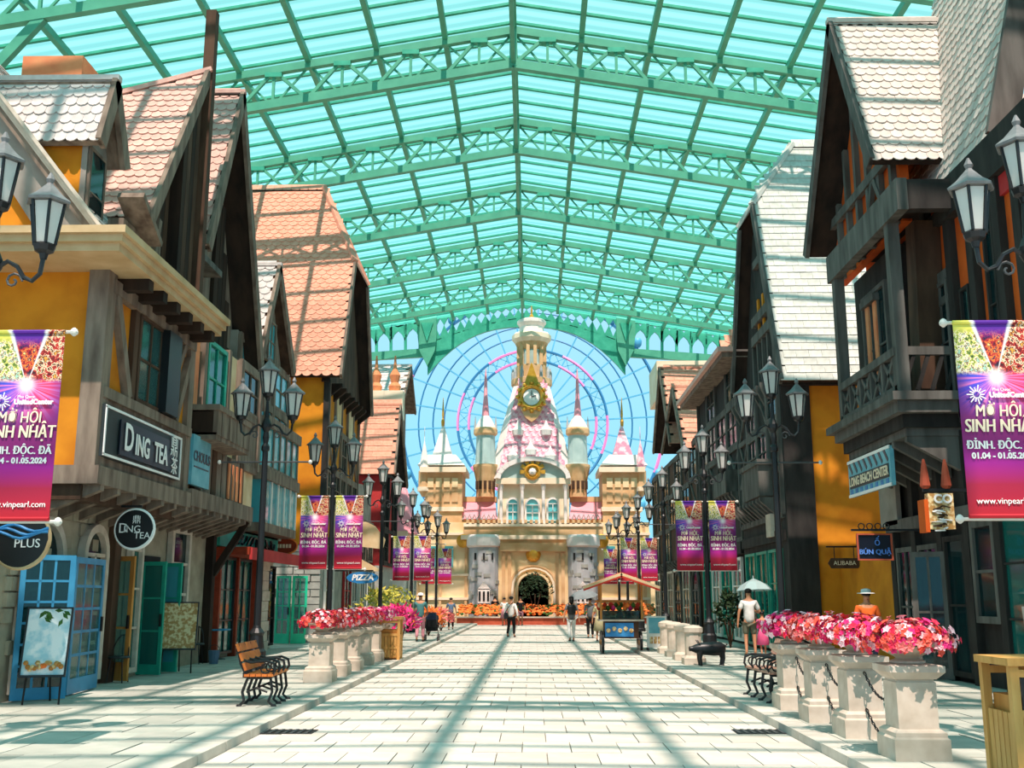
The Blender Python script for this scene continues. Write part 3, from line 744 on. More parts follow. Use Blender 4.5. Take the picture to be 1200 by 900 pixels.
ctow('lantern_cornice', 'castle_cream', 623, [(17, 406), (23, 399), (23, 394), (21, 392)], SYc, 12, t)
ctow('lantern_corbel', 'castle_tan', 623, [(15, 412), (21, 400)], SYc, 12, t)
t = ctow('crown', 'castle_white', 623, [(15, 393), (14, 384), (17, 380), (17, 377), (13, 375)], SYc, 12)
ctow('finial', 'gold', 623, [(2, 376), (2.6, 371), (1, 368), (1.2, 364), (.3, 358)], SYc, 8, t)
# corner turrets
for px, m in ((569, 'castle_rose'), (677, 'castle_rose')):
    Y = CY + 2.2
    t = ctow('turret', 'castle_tan', px, [(11, 583), (11, 566), (13, 556), (15, 548), (15, 545)], Y, 12)
    ctow('turret_drum', 'castle_aqua', px, [(13, 547), (12, 543), (11, 512), (12, 508)], Y, 12, t)
    ctow('turret_ring', 'castle_tan', px, [(12, 511), (14, 509), (14, 504), (13, 502)], Y, 12, t)
    ctow('turret_skirt', 'castle_white', px, [(13, 503), (8, 493), (4, 487)], Y, 8, t)
    ctow('turret_roof', m, px, [(4.5, 488), (2.4, 466), (1.6, 445), (.3, 432)], Y, 8, t)
    for k in range(5):
        a = -math.pi / 2 + (k - 2) * .5; R = AY(px + 11.5, 530, Y).x - AY(px, 530, Y).x; cc = AY(px, 574, Y)
        MB().box(-.1, .1, -.1, .1, 0, .55).build('turret_slit', 'wood_brown', t).location = Vector((cc.x + math.cos(a) * R, Y + math.sin(a) * R, cc.z))
    for sg in (-1, 1): ctow('turret_pinnacle', 'castle_grey', px + sg * 12, [(1.6, 504), (1.4, 498), (.2, 488)], Y, 6, t)
# outer square towers
for px, m, m2 in ((519, 'castle_white', 'castle_tan'), (729, 'castle_pink', 'castle_tan')):
    Y = CY + 1.0
    t = cbox('square_tower', m2, px - 22, px + 22, 552, 730, Y, 3.4)
    cbox('tower_cornice', 'castle_cream', px - 27, px + 27, 547, 553, Y - .4, 4.2, t)
    cbox('tower_band', 'castle_cream', px - 24, px + 24, 594, 599, Y - .15, 3.7, t)
    for r0 in (560, 577):
        for k in range(4): cbox('tower_panel', 'castle_tan' if r0 == 577 else 'castle_yellow', px - 18 + k * 9.5, px - 11 + k * 9.5, r0, r0 + 11, Y - .08, .1, t)
    pyr('tower_skirt', 'castle_white', px, 27, 16, 548, 535, Y + 1.7, t)
    pyr('tower_spire', m, px, 12, 1.2, 537, 499, Y + 1.7, t)
    ctow('tower_finial', 'gold', px, [(1.6, 500), (2.2, 494), (.9, 490), (1.4, 486), (.3, 466)], Y + 1.7, 6, t)
    ox = px - 22 if px < 600 else px + 22
    b = ctow('bartizan', 'castle_tan', ox, [(3, 582), (7, 574), (7, 552)], Y + .3, 10)
    ctow('bartizan_cornice', 'castle_cream', ox, [(8, 576), (8, 571)], Y + .3, 10, b)
    ctow('bartizan_roof', 'castle_white' if px < 600 else 'castle_pink', ox, [(6, 549), (3, 530), (.4, 517), (.3, 500)], Y + .3, 8, b)
    cbox('lower_wall', 'castle_yellow', px - 33, px + 33, 612, 730, CY + .4, 2, t)
    for rr in (624, 672, 700): cbox('string_course', 'castle_cream', px - 33, px + 33, rr, rr + 3, CY + .25, .3, t)
    for kk in (-30, -3, 27): cbox('wall_pilaster', 'castle_tan', px + kk - 1.5, px + kk + 1.5, 614, 728, CY + .28, .2, t)
    for k in range(2): cbox('lower_window', 'castle_teal', px - 18 + k * 20, px - 8 + k * 20, 640, 665, CY + .3, .15, t)
    dd = AY(px + (24 if px < 600 else -24), 634, CY + .2); MB().lathe([(.45, 0), (.45, .15), (.05, .3)], dd, 12, axis=YAX).build('wall_disc', 'gold', t)
cbox('curtain_wall', 'castle_yellow', 462, 792, 655, 730, CY + 3, 1)
# wings with pink roofs and openwork balustrade
for x0_, x1_ in ((540, 582), (668, 710)):
    t = cbox('wing', 'castle_yellow', x0_, x1_, 607, 640, CY + 1.6, 2)
    MB().prism([AY(x0_ - 1, 608, CY + 1.3), AY(x1_ + 1, 608, CY + 1.3), AY(x1_ - 2, 587, CY + 2.3), AY(x0_ + 2, 587, CY + 2.3)], (0, .2, -.05)).build('wing_roof', 'castle_rose', t)
    cbox('wing_ridge', 'castle_tan', x0_, x1_, 582, 588, CY + 2.2, 1, t)
    for k in range(7):
        pa = x0_ + 2 + k * 5.6
        MB().tube([AY(pa, 609, CY + 1.1), AY(pa + 2.8, 603, CY + 1.1), AY(pa + 5.6, 609, CY + 1.1)], .06, 5).build('roof_crest', 'castle_grey', t)
# flower bed before the castle
bed = thing('flower_bed', (0, 66, 0), 'raised brick flower bed of orange blooms before the castle gate', 'flower bed')
bx0, bx1 = AY(536, 725, 66).x, AY(770, 725, 66).x
MB().box(bx0, bx1, 65.4, 68, 0, .42).build('retaining_wall', 'brick_red', bed)
MB().box(bx0 - .1, bx1 + .1, 65.3, 65.7, .42, .5).build('coping', 'stone_pale', bed)
fl = MB(); lf = MB()
for i in range(900):
    x = random.uniform(bx0, bx1); y = random.uniform(65.7, 67.8); z = .5 + .25 * (y - 65.7) + random.uniform(0, .15)
    (fl if i % 5 else lf).lathe([(.03, 0), (.13, .08), (.05, .16)], (x, y, z), 5)
fl.build('blossoms', 'flower_orange', bed, kind='stuff'); lf.build('leaves', 'leaf', bed, kind='stuff')
def shrub(loc, r, h, m, label, n=260, group=None, leaf=.12):
    t = thing('shrub', loc, label, 'shrub', group); mb = MB(); rnd = random.Random(int(loc[0] * 97 + loc[1] * 13))
    for i in range(n):
        a = rnd.uniform(0, 6.283); b = rnd.uniform(-.5, 1.5); k = rnd.uniform(.55, 1)
        p = Vector((math.cos(a) * math.cos(b) * r * k, math.sin(a) * math.cos(b) * r * k, h * .55 + math.sin(b) * h * .45 * k))
        d = Vector((rnd.uniform(-1, 1), rnd.uniform(-1, 1), rnd.uniform(-.4, 1))).normalized(); e = d.orthogonal().normalized(); f = d.cross(e)
        mb.add([p, p + d * leaf + e * leaf * .45, p + d * leaf * 2 + f * leaf * .3, p + d * leaf - e * leaf * .45], [(0, 1, 2, 3)])
    mb.build('foliage', m, t, local=True, kind='stuff')
    st = MB()
    for k in range(4): st.tube([(0, 0, 0), (math.cos(k * 1.6) * r * .3, math.sin(k * 1.6) * r * .3, h * .5)], .025, 5)
    st.build('stems', 'wood_brown', t, local=True)
    return t
shrub((AY(627, 720, 67).x, 67, .5), 1.1, 2.7, 'leaf_dark', 'dark bushy shrub standing before the castle gateway', 300)

# ================================================================== buildings on the tea shop side (negative x)
def yz(px, py, X): p = AX(px, py, X); return (p.y, p.z)
def yof(px, a, s=-1, py=600): return AX(px, py, s * a).y
# ---- tea shop house
b = Bld('tea_shop_house', -1, 10, 19, 'orange plastered timber house with the tea shop sign, cream cornice and grey dormer')
w = b.box('ground_wall', 'stone', 8.0, 13, 13.5, 21.6, .1, 3.4)
random.seed(3)
for k in range(130):                                          # rough stone courses standing proud of the wall
    y = 15.8 + random.random() * 5.6; z = .3 + .24 * random.randrange(13)
    L = random.uniform(.25, .5)
    if z > 2.95 or (16.3 < y < 21.3 and z < 2.8 and random.random() < .75): continue
    b.box('stone', 'stone', 7.96 - random.uniform(0, .02), 8.02, y, y + L, z + .01, z + .22, w)
for y0, y1 in ((16.4, 17.8), (18.5, 19.6)):
    b.win(7.99, y0, y1, .2, 2.95, 2, 4, 'stone_pale', 'glass_dark', arch=True, t=.14, d=.14)
b.box('quoin_post', 'wood_brown', 7.85, 8.1, 19.85, 20.15, .1, 3.3)
b.win(7.98, 20.75, 21.4, .2, 2.9, 1, 3, 'stone_pale', 'glass_teal', arch=True, t=.1, d=.12)
doorleaf(b.e, (-7.9, 16.3, .12), (-7.25, 16.75, .12), 2.18, 3, 6, 'blue_paint', 'glass_dark', kick=.1, t=.08)
doorleaf(b.e, (-7.47, 17.2, .12), (-7.62, 18.75, .12), 2.18, 3, 5, 'blue_paint', 'glass_clear', kick=.14)
doorleaf(b.e, (-8.0, 20.3, .12), (-7.55, 20.15, .12), 2.3, 1, 3, 'wood_oak', 'glass_clear', t=.09)
u_ = b.box('upper_wall', 'plaster_orange', 7.2, 13, 16.9, 21.4, 3.55, 7.05)
b.box('floor_beam', 'wood_grey', 7.0, 13, 16.75, 21.45, 3.45, 3.75)
b.box('floor_beam', 'wood_brown', 7.3, 13, 16.85, 21.4, 3.2, 3.46)
b.brackets('wood_grey', 7.02, 8.0, 17.0, 21.3, 2.95, 3.46, .62, .16)
b.box('corner_post', 'wood_grey', 7.08, 7.42, 16.78, 17.12, 3.7, 7.05)
b.box('apron_panel', 'wood_grey', 7.12, 7.3, 17.1, 21.4, 3.75, 4.95)
b.box('sill_beam', 'wood_grey', 7.05, 7.3, 16.9, 21.4, 4.9, 5.08)
b.box('corner_post', 'wood_grey', 7.1, 7.35, 21.2, 21.5, 3.5, 7.05)
b.box('post', 'wood_brown', 7.1, 7.3, 18.1, 18.3, 5.0, 6.9)
b.box('post', 'wood_brown', 7.1, 7.3, 20.2, 20.4, 5.0, 6.9)
b.beam('brace', 'wood_grey', (7.14, 17.15, 6.9), (7.14, 18.05, 5.1), .14, .18)
b.beam('brace', 'wood_grey', (7.14, 20.5, 5.1), (7.14, 21.2, 6.5), .14, .18)
b.beam('brace', 'wood_grey', (7.14, 20.4, 6.1), (7.14, 20.9, 6.8), .14, .14)
b.win(7.17, 18.35, 20.15, 5.08, 6.75, 3, 2, 'wood_brown', 'glass_clear', t=.09, d=.08)
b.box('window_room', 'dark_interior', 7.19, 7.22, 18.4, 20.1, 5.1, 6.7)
b.box('shutter', 'black_paint', 6.95, 7.12, 19.5, 20.2, 5.1, 6.7)
b.box('head_beam', 'wood_grey', 7.05, 7.3, 17, 21.4, 6.72, 6.95)
for k in range(6): b.box('rafter_end', 'wood_black', 6.6, 7.3, 17.3 + k * .72, 17.52 + k * .72, 6.85, 7.06)
c = b.box('cornice', 'cornice_cream', 6.55, 13, 15.8, 21.4, 7.05, 7.18)
b.box('cornice_step', 'cornice_cream', 6.47, 13, 15.7, 21.45, 7.18, 7.3, c)
b.box('cornice_cap', 'cornice_cream', 6.4, 13, 15.62, 21.5, 7.3, 7.42, c)
# attic gable facing along the street and its verge
vb, vt = AY(112, 268, 17), AY(0, 120, 17); k_ = (vt.z - vb.z) / (vb.x - vt.x)
zr = lambda a: vb.z + (a + vb.x) * k_
b.prism('attic_wall', 'plaster_orange', [(7.7, 17.1, 7.4), (12.5, 17.1, 7.4), (12.5, 17.1, zr(12.5) - .2), (7.7, 17.1, zr(7.7) - .3)], (0, .3, 0))
b.prism('verge_rib', 'plaster_grey', [(7.9, 16.95, 7.42), (8.2, 16.95, 7.42), (12.5, 16.95, zr(12.5) - .6), (12.5, 16.95, zr(12.5) - .1), (7.6, 16.95, zr(7.6) - .1)], (0, .16, 0))
d_ = Vector((-1, 0, k_)).normalized(); O = Vector((vb.x + .15, 16.8, vb.z - .15 * k_))
nrm = Vector((k_, 0, 1)).normalized()
rf = MB().prism([O, O + d_ * 7, O + d_ * 7 + EYV * 4.4, O + EYV * 4.4], -nrm * .12).build('roof', 'wood_grey', b.e)
lay(rf, O, EYV, d_, nrm, 4.4, 7, .3, .42, 'tile_grey', None, 120)
for i in range(3): MB().beam(O + nrm * (.02 + .05 * i) + NY * (.04 * i), O + d_ * 7 + nrm * (.02 + .05 * i) + NY * (.04 * i), .1, .05).build('verge_moulding', 'stone_pale', rf)
# dormer
n_, p_, f_ = yz(118, 165, -7.7), yz(138, 95, -7.7), yz(145, 195, -7.7)
f_ = (2 * p_[0] - n_[0] + .25, n_[1])
b.box('dormer_wall', 'plaster_orange', 8.1, 12, n_[0] + .22, f_[0] - .3, 7.6, n_[1] + .15)
b.box('dormer_front', 'plaster_grey', 8.0, 8.1, n_[0] + .18, f_[0] - .25, 7.5, n_[1] + .1)
b.prism('dormer_gable', 'plaster_grey', [(8.02, n_[0] + .2, n_[1] + .1), (8.02, f_[0] - .2, n_[1] + .1), (8.02, p_[0], p_[1] - .25)], (.08, 0, 0))
b.win(7.99, p_[0] - .3, p_[0] + .4, 8.0, n_[1], 1, 2, 'wood_grey', 'glass_dark', t=.06, d=.05)
gable(b.e, -1, 7.7, 12.5, n_, p_, f_, 'wood_grey', 'tile_grey', (.21, .36), nobj=290)
p = AY(50, 95, 21); ch = b.box('chimney', 'plaster_orange', 9.7, 10.8, 20.6, 21.6, 9, 12.6)
b.box('chimney_cap', 'plaster_peach', 9.6, 10.9, 20.5, 21.7, 12.6, 13.05, ch)
# wall sign
sg = thing('wall_sign', (-7.1, 17.6, 3.9), 'long dark wall sign reading DING TEA in raised white letters', 'sign')
y0, y1 = yof(117, 7.1, py=495), yof(207, 7.1, py=530)
MB().box(-7.12, -7.02, y0, y1, 3.92, 4.78).build('board', 'sign_dark', sg)
for a, z in (((y0, y1), 3.95), ((y0, y1), 4.75)): MB().box(-7.02, -7.0, a[0], a[1], z - .02, z + .02).build('border', 'letter_white', sg)
for y in (y0 + .02, y1 - .02): MB().box(-7.02, -7.0, y - .02, y + .02, 3.95, 4.75).build('border', 'letter_white', sg)
letters(sg, 'D', .66, (-6.96, y0 + .95, 4.33), EYV, EZ, 'letter_white', bold=.012, sx=.85)
letters(sg, 'ING', .5, (-6.96, y0 + 1.6, 4.27), EYV, EZ, 'letter_white', bold=.012, sx=.8)
letters(sg, 'TEA', .5, (-6.96, y0 + 2.55, 4.27), EYV, EZ, 'letter_white', bold=.012, sx=.8)
letters(sg, '鼎', .42, (-6.96, y0 + 3.25, 4.5), EYV, EZ, 'letter_white')
letters(sg, '茶', .36, (-6.96, y0 + 3.3, 4.13), EYV, EZ, 'letter_white')
MB().box(-7.0, -6.98, y0 + .6, y1 - .3, 4.02, 4.62).build('letter_shadow', 'sign_navy', sg)  # navy panel stands in for the dark shadow behind the letters
# round hanging signs
def roundsign(px, py, Y, rpx, label, lines, rim='letter_white', face='black_paint', wall=-8.0):
    c = AY(px, py, Y); R = AY(px + rpx, py, Y).x - c.x
    t = thing('hanging_sign', (c.x, Y, c.z), label, 'sign')
    MB().lathe([(R * .96, -.03), (R * .96, .03)], c, 28, axis=YAX).build('disc', face, t)
    MB().tube([c + Vector((R * .97 * math.cos(k * math.pi / 16), 0, R * .97 * math.sin(k * math.pi / 16))) for k in range(32)], .035, 6, True).build('rim', rim, t)
    MB().beam((wall, Y, c.z + R + .05), (c.x + R * .3, Y, c.z + R + .05), .04, .04).build('bracket', 'iron', t)
    for txt, dx, dz, sz, m in lines: letters(t, txt, sz * R, c + Vector((dx * R, -.035, dz * R)), EX, EZ, m)
    return t
roundsign(158, 620, 18.6, 23, 'round black hanging sign reading DING TEA with a white rim', [('D', -.55, .02, .7, 'letter_white'), ('ING', -.1, -.02, .5, 'letter_white'), ('TEA', .42, -.34, .46, 'letter_white'), ('鼎', .1, .45, .45, 'letter_white')])
t = roundsign(25, 632, 15.2, 34, 'round dark hanging sign with a blue wave and the word PLUS', [('PLUS', .25, -.15, .42, 'letter_white')], rim='cornice_cream')
c = AY(25, 632, 15.2)
for k in range(3): MB().tube([c + Vector((-.3 + i * .1, -.04, .16 - k * .05 + .05 * math.sin(i * .9 + k))) for i in range(8)], .022, 5).build('wave', 'sign_blue', t)

# ---- half gable house
b = Bld('half_gable_house', -1, 10, 22.5, 'narrow timber house under a swooping pink tiled half gable with a tall king post')
n_, p_ = yz(180, 240, -7.5), yz(243, 84, -7.5)
n_ = (n_[0] - .25, n_[1] - .35)
gable(b.e, -1, 7.45, 12.5, n_, p_, (p_[0] + 1, n_[1]), 'wood_brown', 'tile_pink', (.22, .36), half=True, nobj=300, drop=(2.0, .8))
b.prism('gable_wall', 'wood_brown', [(7.9, n_[0] + .5, 7.4), (7.9, p_[0], 7.4), (7.9, p_[0], p_[1] - .3), (7.9, n_[0] + .5, n_[1] + .3)], (.2, 0, 0))
for k in range(7):
    y = p_[0] - .08 - k * .24; zt_ = n_[1] + (y - n_[0]) / (p_[0] - n_[0]) * (p_[1] - n_[1]) - .3
    b.box('plank', 'wood_black' if k % 2 else 'wood_brown', 7.55 if k < 4 else 7.8, 7.95, y - .22, y, 7.4, zt_)
b.box('king_post', 'wood_brown', 7.38, 7.62, p_[0] + .02, p_[0] + .26, 7.4, AX(250, 15, -7.5).z)
b.box('plaster_panel', 'plaster_peach', 7.78, 7.95, n_[0] + .9, n_[0] + 1.25, 7.5, 9.3)
b.box('plaster_panel', 'plaster_cream', 7.74, 7.95, n_[0] + .35, n_[0] + .7, 7.5, 8.7)
b.win(7.8, n_[0] + .75, n_[0] + 1.35, 7.6, 9.0, 1, 2, 'wood_grey', 'glass_dark', t=.06)
b.beam('strut', 'wood_grey', (7.6, n_[0] + .55, 7.4), (7.6, n_[0] + .85, 9.2), .1, .14)
b.beam('hood', 'wood_grey', (7.5, n_[0] - .9, n_[1] + .1), (7.5, n_[0] + .2, n_[1] - .5), .5, .12)
b.box('hood_wall', 'wood_grey', 7.6, 7.9, n_[0] - .9, n_[0] + .3, 7.4, n_[1] - .35)
b.box('hood_window', 'black_paint', 7.57, 7.62, n_[0] - .35, n_[0] + .1, 7.5, n_[1] - .65)

# ---- house with the steep gable and window box
b = Bld('steep_gable_house', -1, 10, 25, 'tall timber house with a steep dark gable, teal window and wooden window box')
n_, p_, f_ = yz(246, 290, -7.5), yz(286, 110, -7.5), yz(311, 480, -7.5)
n_ = (n_[0] - .1, n_[1])
gable(b.e, -1, 7.5, 12.5, n_, p_, f_, 'wood_black', 'tile_pink', (.24, .4), nobj=220)
b.prism('gable_wall', 'wood_grey', [(8.2, 22.9, 6.8), (8.2, f_[0] - .3, 6.8), (8.2, p_[0], p_[1] - .4), (8.2, 22.9, n_[1] - .3)], (.2, 0, 0))
for k in range(6): b.box('plank', 'wood_black', 8.1, 8.22, 25.6 + k * .36, 25.92 + k * .36, 6.8, p_[1] - 1.6 - k * 1.2)
for k, (y, z) in enumerate(((24.0, 9.2), (24.2, 10.6))):
    b.win(8.19, y - .35, y + .5, z - .9, z + .2, 1, 2, 'wood_grey', 'glass_dark', t=.07)
    b.box('shelf', 'wood_charcoal', 7.75, 8.2, y - .5, y + .9, z - 1.1, z - .95)
w = b.box('upper_wall', 'plaster_cream', 7.4, 13, 21.55, 27.6, 3.6, 7.5)
b.box('ground_wall', 'stone', 8.05, 13, 21.6, 26.2, .1, 3.5)
b.box('plaster_panel', 'plaster_peach', 7.34, 7.42, 21.75, 22.5, 5.0, 7.3)
for y, m in ((21.65, 'wood_grey'), (22.65, 'wood_grey'), (24.5, 'wood_grey'), (25.6, 'wood_grey'), (27.5, 'wood_grey')): b.box('post', m, 7.26, 7.42, y, y + .2, 4.9, 7.5)
b.win(7.36, 22.95, 24.4, 5.7, 7.4, 2, 2, 'teal_paint', 'glass_teal', t=.1)
bx = b.box('window_box', 'wood_grey', 6.72, 7.4, 22.0, 24.6, 4.95, 5.1)
for k in range(9): b.box('plank', 'wood_grey', 6.7 - .01 * (k % 2), 6.8, 22.0 + k * .29, 22.27 + k * .29, 5.05, 5.6, bx)
b.box('box_end', 'wood_black', 6.8, 7.4, 22.0, 22.08, 5.05, 5.55, bx); b.box('box_rail', 'wood_grey', 6.66, 7.4, 21.95, 24.65, 5.58, 5.7, bx)
for k in range(10): b.box('plank', 'wood_grey' if k % 3 else 'wood_brown', 7.28 - .012 * (k % 2), 7.42, 22.5 + k * .38, 22.85 + k * .38, 3.85, 4.95)
for k in range(4): b.box('plaster_panel', 'plaster_peach', 7.25, 7.3, 24.9 + k * .35, 25.05 + k * .35, 3.95, 4.8)
b.box('floor_beam', 'wood_grey', 7.0, 8, 21.5, 26.3, 3.5, 3.85)
b.brackets('wood_grey', 7.02, 8.05, 21.7, 26.2, 3.05, 3.5, .5, .14)
b.beam('knee_brace', 'wood_black', (7.9, 26.2, 2.2), (7.1, 26.2, 3.5), .16, .16)
b.box('corner_post', 'wood_black', 7.85, 8.1, 26.0, 26.25, .1, 3.5)
b.win(8.03, 23.2, 24.5, .9, 3.2, 1, 3, 'stone_pale', 'glass_dark', t=.14, d=.12)
doorleaf(b.e, (-8.05, 21.9, .12), (-7.5, 21.75, .12), 2.25, 1, 3, 'teal_paint', 'glass_teal', kick=.12, t=.08)
doorleaf(b.e, (-7.95, 22.75, .12), (-7.45, 22.6, .12), 2.25, 1, 3, 'teal_paint', 'glass_sky', kick=.12, t=.08)
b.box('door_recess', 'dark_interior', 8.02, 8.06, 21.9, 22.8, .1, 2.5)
b.timber(7.38, 25.8, 27.6, (4.9, 6.2, 7.5), ('w', 'p'), 'wood_grey')
sg = thing('wall_sign', (-7.1, 21.9, 4), 'pale aqua wall sign with dark lettering beside the tea shop sign', 'sign')
MB().box(-7.14, -7.05, 21.55, 22.75, 3.95, 5.0).build('board', 'sign_aqua', sg)
letters(sg, 'CHOULS', .3, (-7.04, 22.15, 4.55), EYV, EZ, 'sign_navy', bold=.008, sx=.95)
MB().box(-7.05, -7.04, 21.65, 22.65, 4.32, 4.35).build('rule', 'sign_navy', sg)

# ---- bay window house
b = Bld('bay_window_house', -1, 10, 30, 'grey timber house with blue shutter, aqua bay windows and a red shop awning')
w = b.box('upper_wall', 'plaster_grey', 8.0, 13, 27.6, 33.6, 3.4, 8.8)
b.timber(8.0, 27.7, 33.5, (3.9, 5.0, 6.1, 7.3, 8.7), ('w.w', 'sww', '/p\\', 'w.w'), 'wood_grey', 'glass_sky', pm='blue_paint')
n_, p_, f_ = yz(312, 440, -7.8), yz(325, 312, -7.8), yz(342, 437, -7.8)
gable(b.e, -1, 7.7, 12, (n_[0] - 1.2, n_[1]), p_, f_, 'wood_brown', 'tile_grey', (.3, .42), nobj=120)
b.prism('gable_wall', 'wood_grey', [(8.0, n_[0] - .8, 8.2), (8.0, f_[0] - .2, 8.2), (8.0, p_[0], p_[1] - .3)], (.2, 0, 0))
b.win(7.96, p_[0] - .3, p_[0] + .6, 8.6, 9.9, 2, 2, 'wood_grey', 'glass_sky', t=.06)
for z0, z1 in ((3.7, 4.9), (5.3, 6.4)):
    bay = b.box('bay', 'wood_grey', 7.45, 8, 29.2, 33.2, z0 - .25, z0)
    b.box('bay_head', 'wood_grey', 7.4, 8, 29.1, 33.3, z1, z1 + .3, bay)
    for k in range(6): b.box('bay_post', 'white_paint' if z0 < 4 else 'wood_grey', 7.46, 7.56, 29.2 + k * .78, 29.3 + k * .78, z0, z1, bay)
    for k in range(5): b.box('pane', 'glass_sky', 7.5, 7.52, 29.3 + k * .78, 29.98 + k * .78, z0, z1, bay)
    b.box('pane', 'glass_sky', 7.56, 8, 29.22, 29.25, z0, z1, bay)
b.box('ground_wall', 'stone_pale', 8.2, 13, 26.4, 33.6, .1, 3.4)
b.box('fascia', 'teal_fascia', 8.0, 8.25, 27.0, 33.2, 2.95, 3.45)
random.seed(21)
for k in range(7): MB().tube([(-7.97, 28.4 + k * .62 + .18 * math.cos(i * .9 + k) + i * .05, 3.2 + .13 * math.sin(i * .9 + k * 2)) for i in range(9)], .03, 4).build('scrawl', 'sign_navy', b.e)
aw = b.box('awning', 'red_wood', 7.2, 8.2, 27.0, 33.4, 2.72, 2.92)
b.box('awning_edge', 'plaster_red', 7.15, 7.22, 27.0, 33.4, 2.6, 2.9, aw)
for y in (27.2, 28.9, 30.8): b.box('shop_post', 'red_wood', 8.0, 8.2, y, y + .12, .1, 2.75)
for y in (27.35, 29.0): b.win(8.15, y, y + 1.5, .2, 2.7, 2, 3, 'black_paint', 'glass_teal', t=.07)
for z in range(9): b.box('stone', 'stone_pale', 7.85 + random.uniform(0, .06), 8.3, 31.0, 31.9 + random.uniform(-.08, .08), .1 + z * .29, .38 + z * .29)
b.win(8.15, 32.0, 33.4, .2, 2.6, 2, 3, 'wood_dark', 'glass_dark', t=.07)
sg = thing('hanging_sign', (-7.0, 33.8, 2.7), 'orange oval hanging sign on a dark bracket beside the stone gable house', 'sign')
c = AY(333, 640, 33.8); R = .42
MB().lathe([(R, -.03), (R, .03)], c, 20, axis=(EX, EZ * .62, NY)).build('disc', 'red_wood', sg)
MB().tube([c + Vector((R * math.cos(k * math.pi / 12), -.02, .62 * R * math.sin(k * math.pi / 12))) for k in range(24)], .03, 5, True).build('rim', 'flower_orange', sg)
for k in range(5): MB().box(c.x - .24 + k * .1, c.x - .17 + k * .1, c.y - .045, c.y - .03, c.z - .06, c.z + .06).build('printed_mark', 'letter_cream', sg)
MB().beam((-8.0, 33.8, c.z + .3), (c.x + .3, 33.8, c.z + .3), .04, .04).build('bracket', 'iron', sg)

# ---- big red jerkin-head house
b = Bld('clipped_gable_house', -1, 10, 41, 'orange house on a stone base under a huge red tiled clipped gable')
n_, f_ = yz(400, 440, -6.9), yz(437, 487, -6.9); rd = AY(380, 222, (n_[0] + f_[0]) / 2)
p_ = (rd.y, rd.z); zc_ = yz(415, 305, -6.9)[1]
gable(b.e, -1, 6.9, 14, n_, p_, f_, 'wood_black', 'tile_red', (.36, .4), hip=(-rd.x, zc_), nobj=300, expo=.55)
b.box('side_wall', 'plaster_orange', 7.5, 13.5, 37.6, 44.6, 3.5, 9.6)
w = b.box('stone_base', 'stone_grey', 7.55, 13.5, 37.7, 44.6, .1, 3.5)
random.seed(5)
for r_ in range(13):
    x = 7.5
    while x < 9.6:
        L = random.uniform(.35, .8); b.box('stone', 'stone_grey', x, min(x + L - .03, 9.7), 37.6 - random.uniform(.02, .07), 37.75, .12 + r_ * .26, .35 + r_ * .26, w); x += L
b.box('corner_post', 'wood_dark', 7.4, 7.6, 37.52, 37.75, 3.5, 9.5)
b.timber(7.5, 37.8, 44.5, (3.7, 4.9, 6.3, 7.9, 9.4), ('.p.p.', 'x/w\\x', 'wwwww', '/p.p\\'), 'wood_grey', 'glass_dark', pm='plaster_cream')
b.prism('gable_wall', 'wood_brown', [(7.4, n_[0] + .4, 9.4), (7.4, f_[0] - .4, 9.4), (7.4, p_[0] + .9, zc_ - .2), (7.4, p_[0] - .9, zc_ - .2)], (.3, 0, 0))
b.brackets('wood_black', 7.0, 7.5, 38, 44.5, 8.9, 9.4, .9, .2)
b.box('floor_beam', 'wood_grey', 7.1, 7.5, 37.7, 44.6, 3.5, 3.75)
b.win(7.53, 38.4, 40, .2, 2.8, 2, 3, 'white_paint', 'glass_dark'); b.win(7.53, 42.2, 43.8, .2, 2.8, 2, 3, 'plaster_red', 'glass_teal')
for z in (4.6, ): b.box('sign_panel', 'plaster_orange', 7.6, 7.7, 37.55, 37.6, 4.0, 4.2)
for (pa, pb) in (((-8.75, 36.5, .12), (-8.2, 36.2, .12)), ((-8.15, 36.15, .12), (-7.7, 36.4, .12))): doorleaf(b.e, pa, pb, 2.25, 2, 4, 'green_paint', 'glass_clear', t=.08)
sg = thing('hanging_sign', (-6.9, 41, 2.9), 'dark blue lozenge sign reading PIZZA below the festival banners', 'sign')
c = AY(425, 677, 40)
MB().lathe([(.6, -.04), (.6, .04)], c, 20, axis=(EX, EZ * .36, NY)).build('board', 'sign_blue', sg)
letters(sg, 'PIZZA', .3, c + Vector((0, -.05, 0)), EX, EZ, 'letter_white', shear=.2, bold=.01)
MB().beam((-7.55, 40, c.z + .26), (c.x + .4, 40, c.z + .26), .05, .05).build('bracket', 'iron', sg)
sg = thing('hanging_sign', (-7.2, 43.5, 5), 'cream bell shaped sign jutting from the clipped gable house', 'sign')
c = AY(436, 632, 43.5); MB().prism([c + Vector((-.45, 0, .8)), c + Vector((.1, 0, .55)), c + Vector((.55, 0, 0)), c + Vector((.45, 0, -.4)), c + Vector((-.45, 0, -.3))], (0, .08, 0)).build('board', 'plaster_cream', sg)
MB().prism([c + Vector((-.45, 0, -.8)), c + Vector((.5, 0, -1.3)), c + Vector((-.45, 0, -1.3))], (0, .08, 0)).build('pennant', 'plaster_cream', sg)

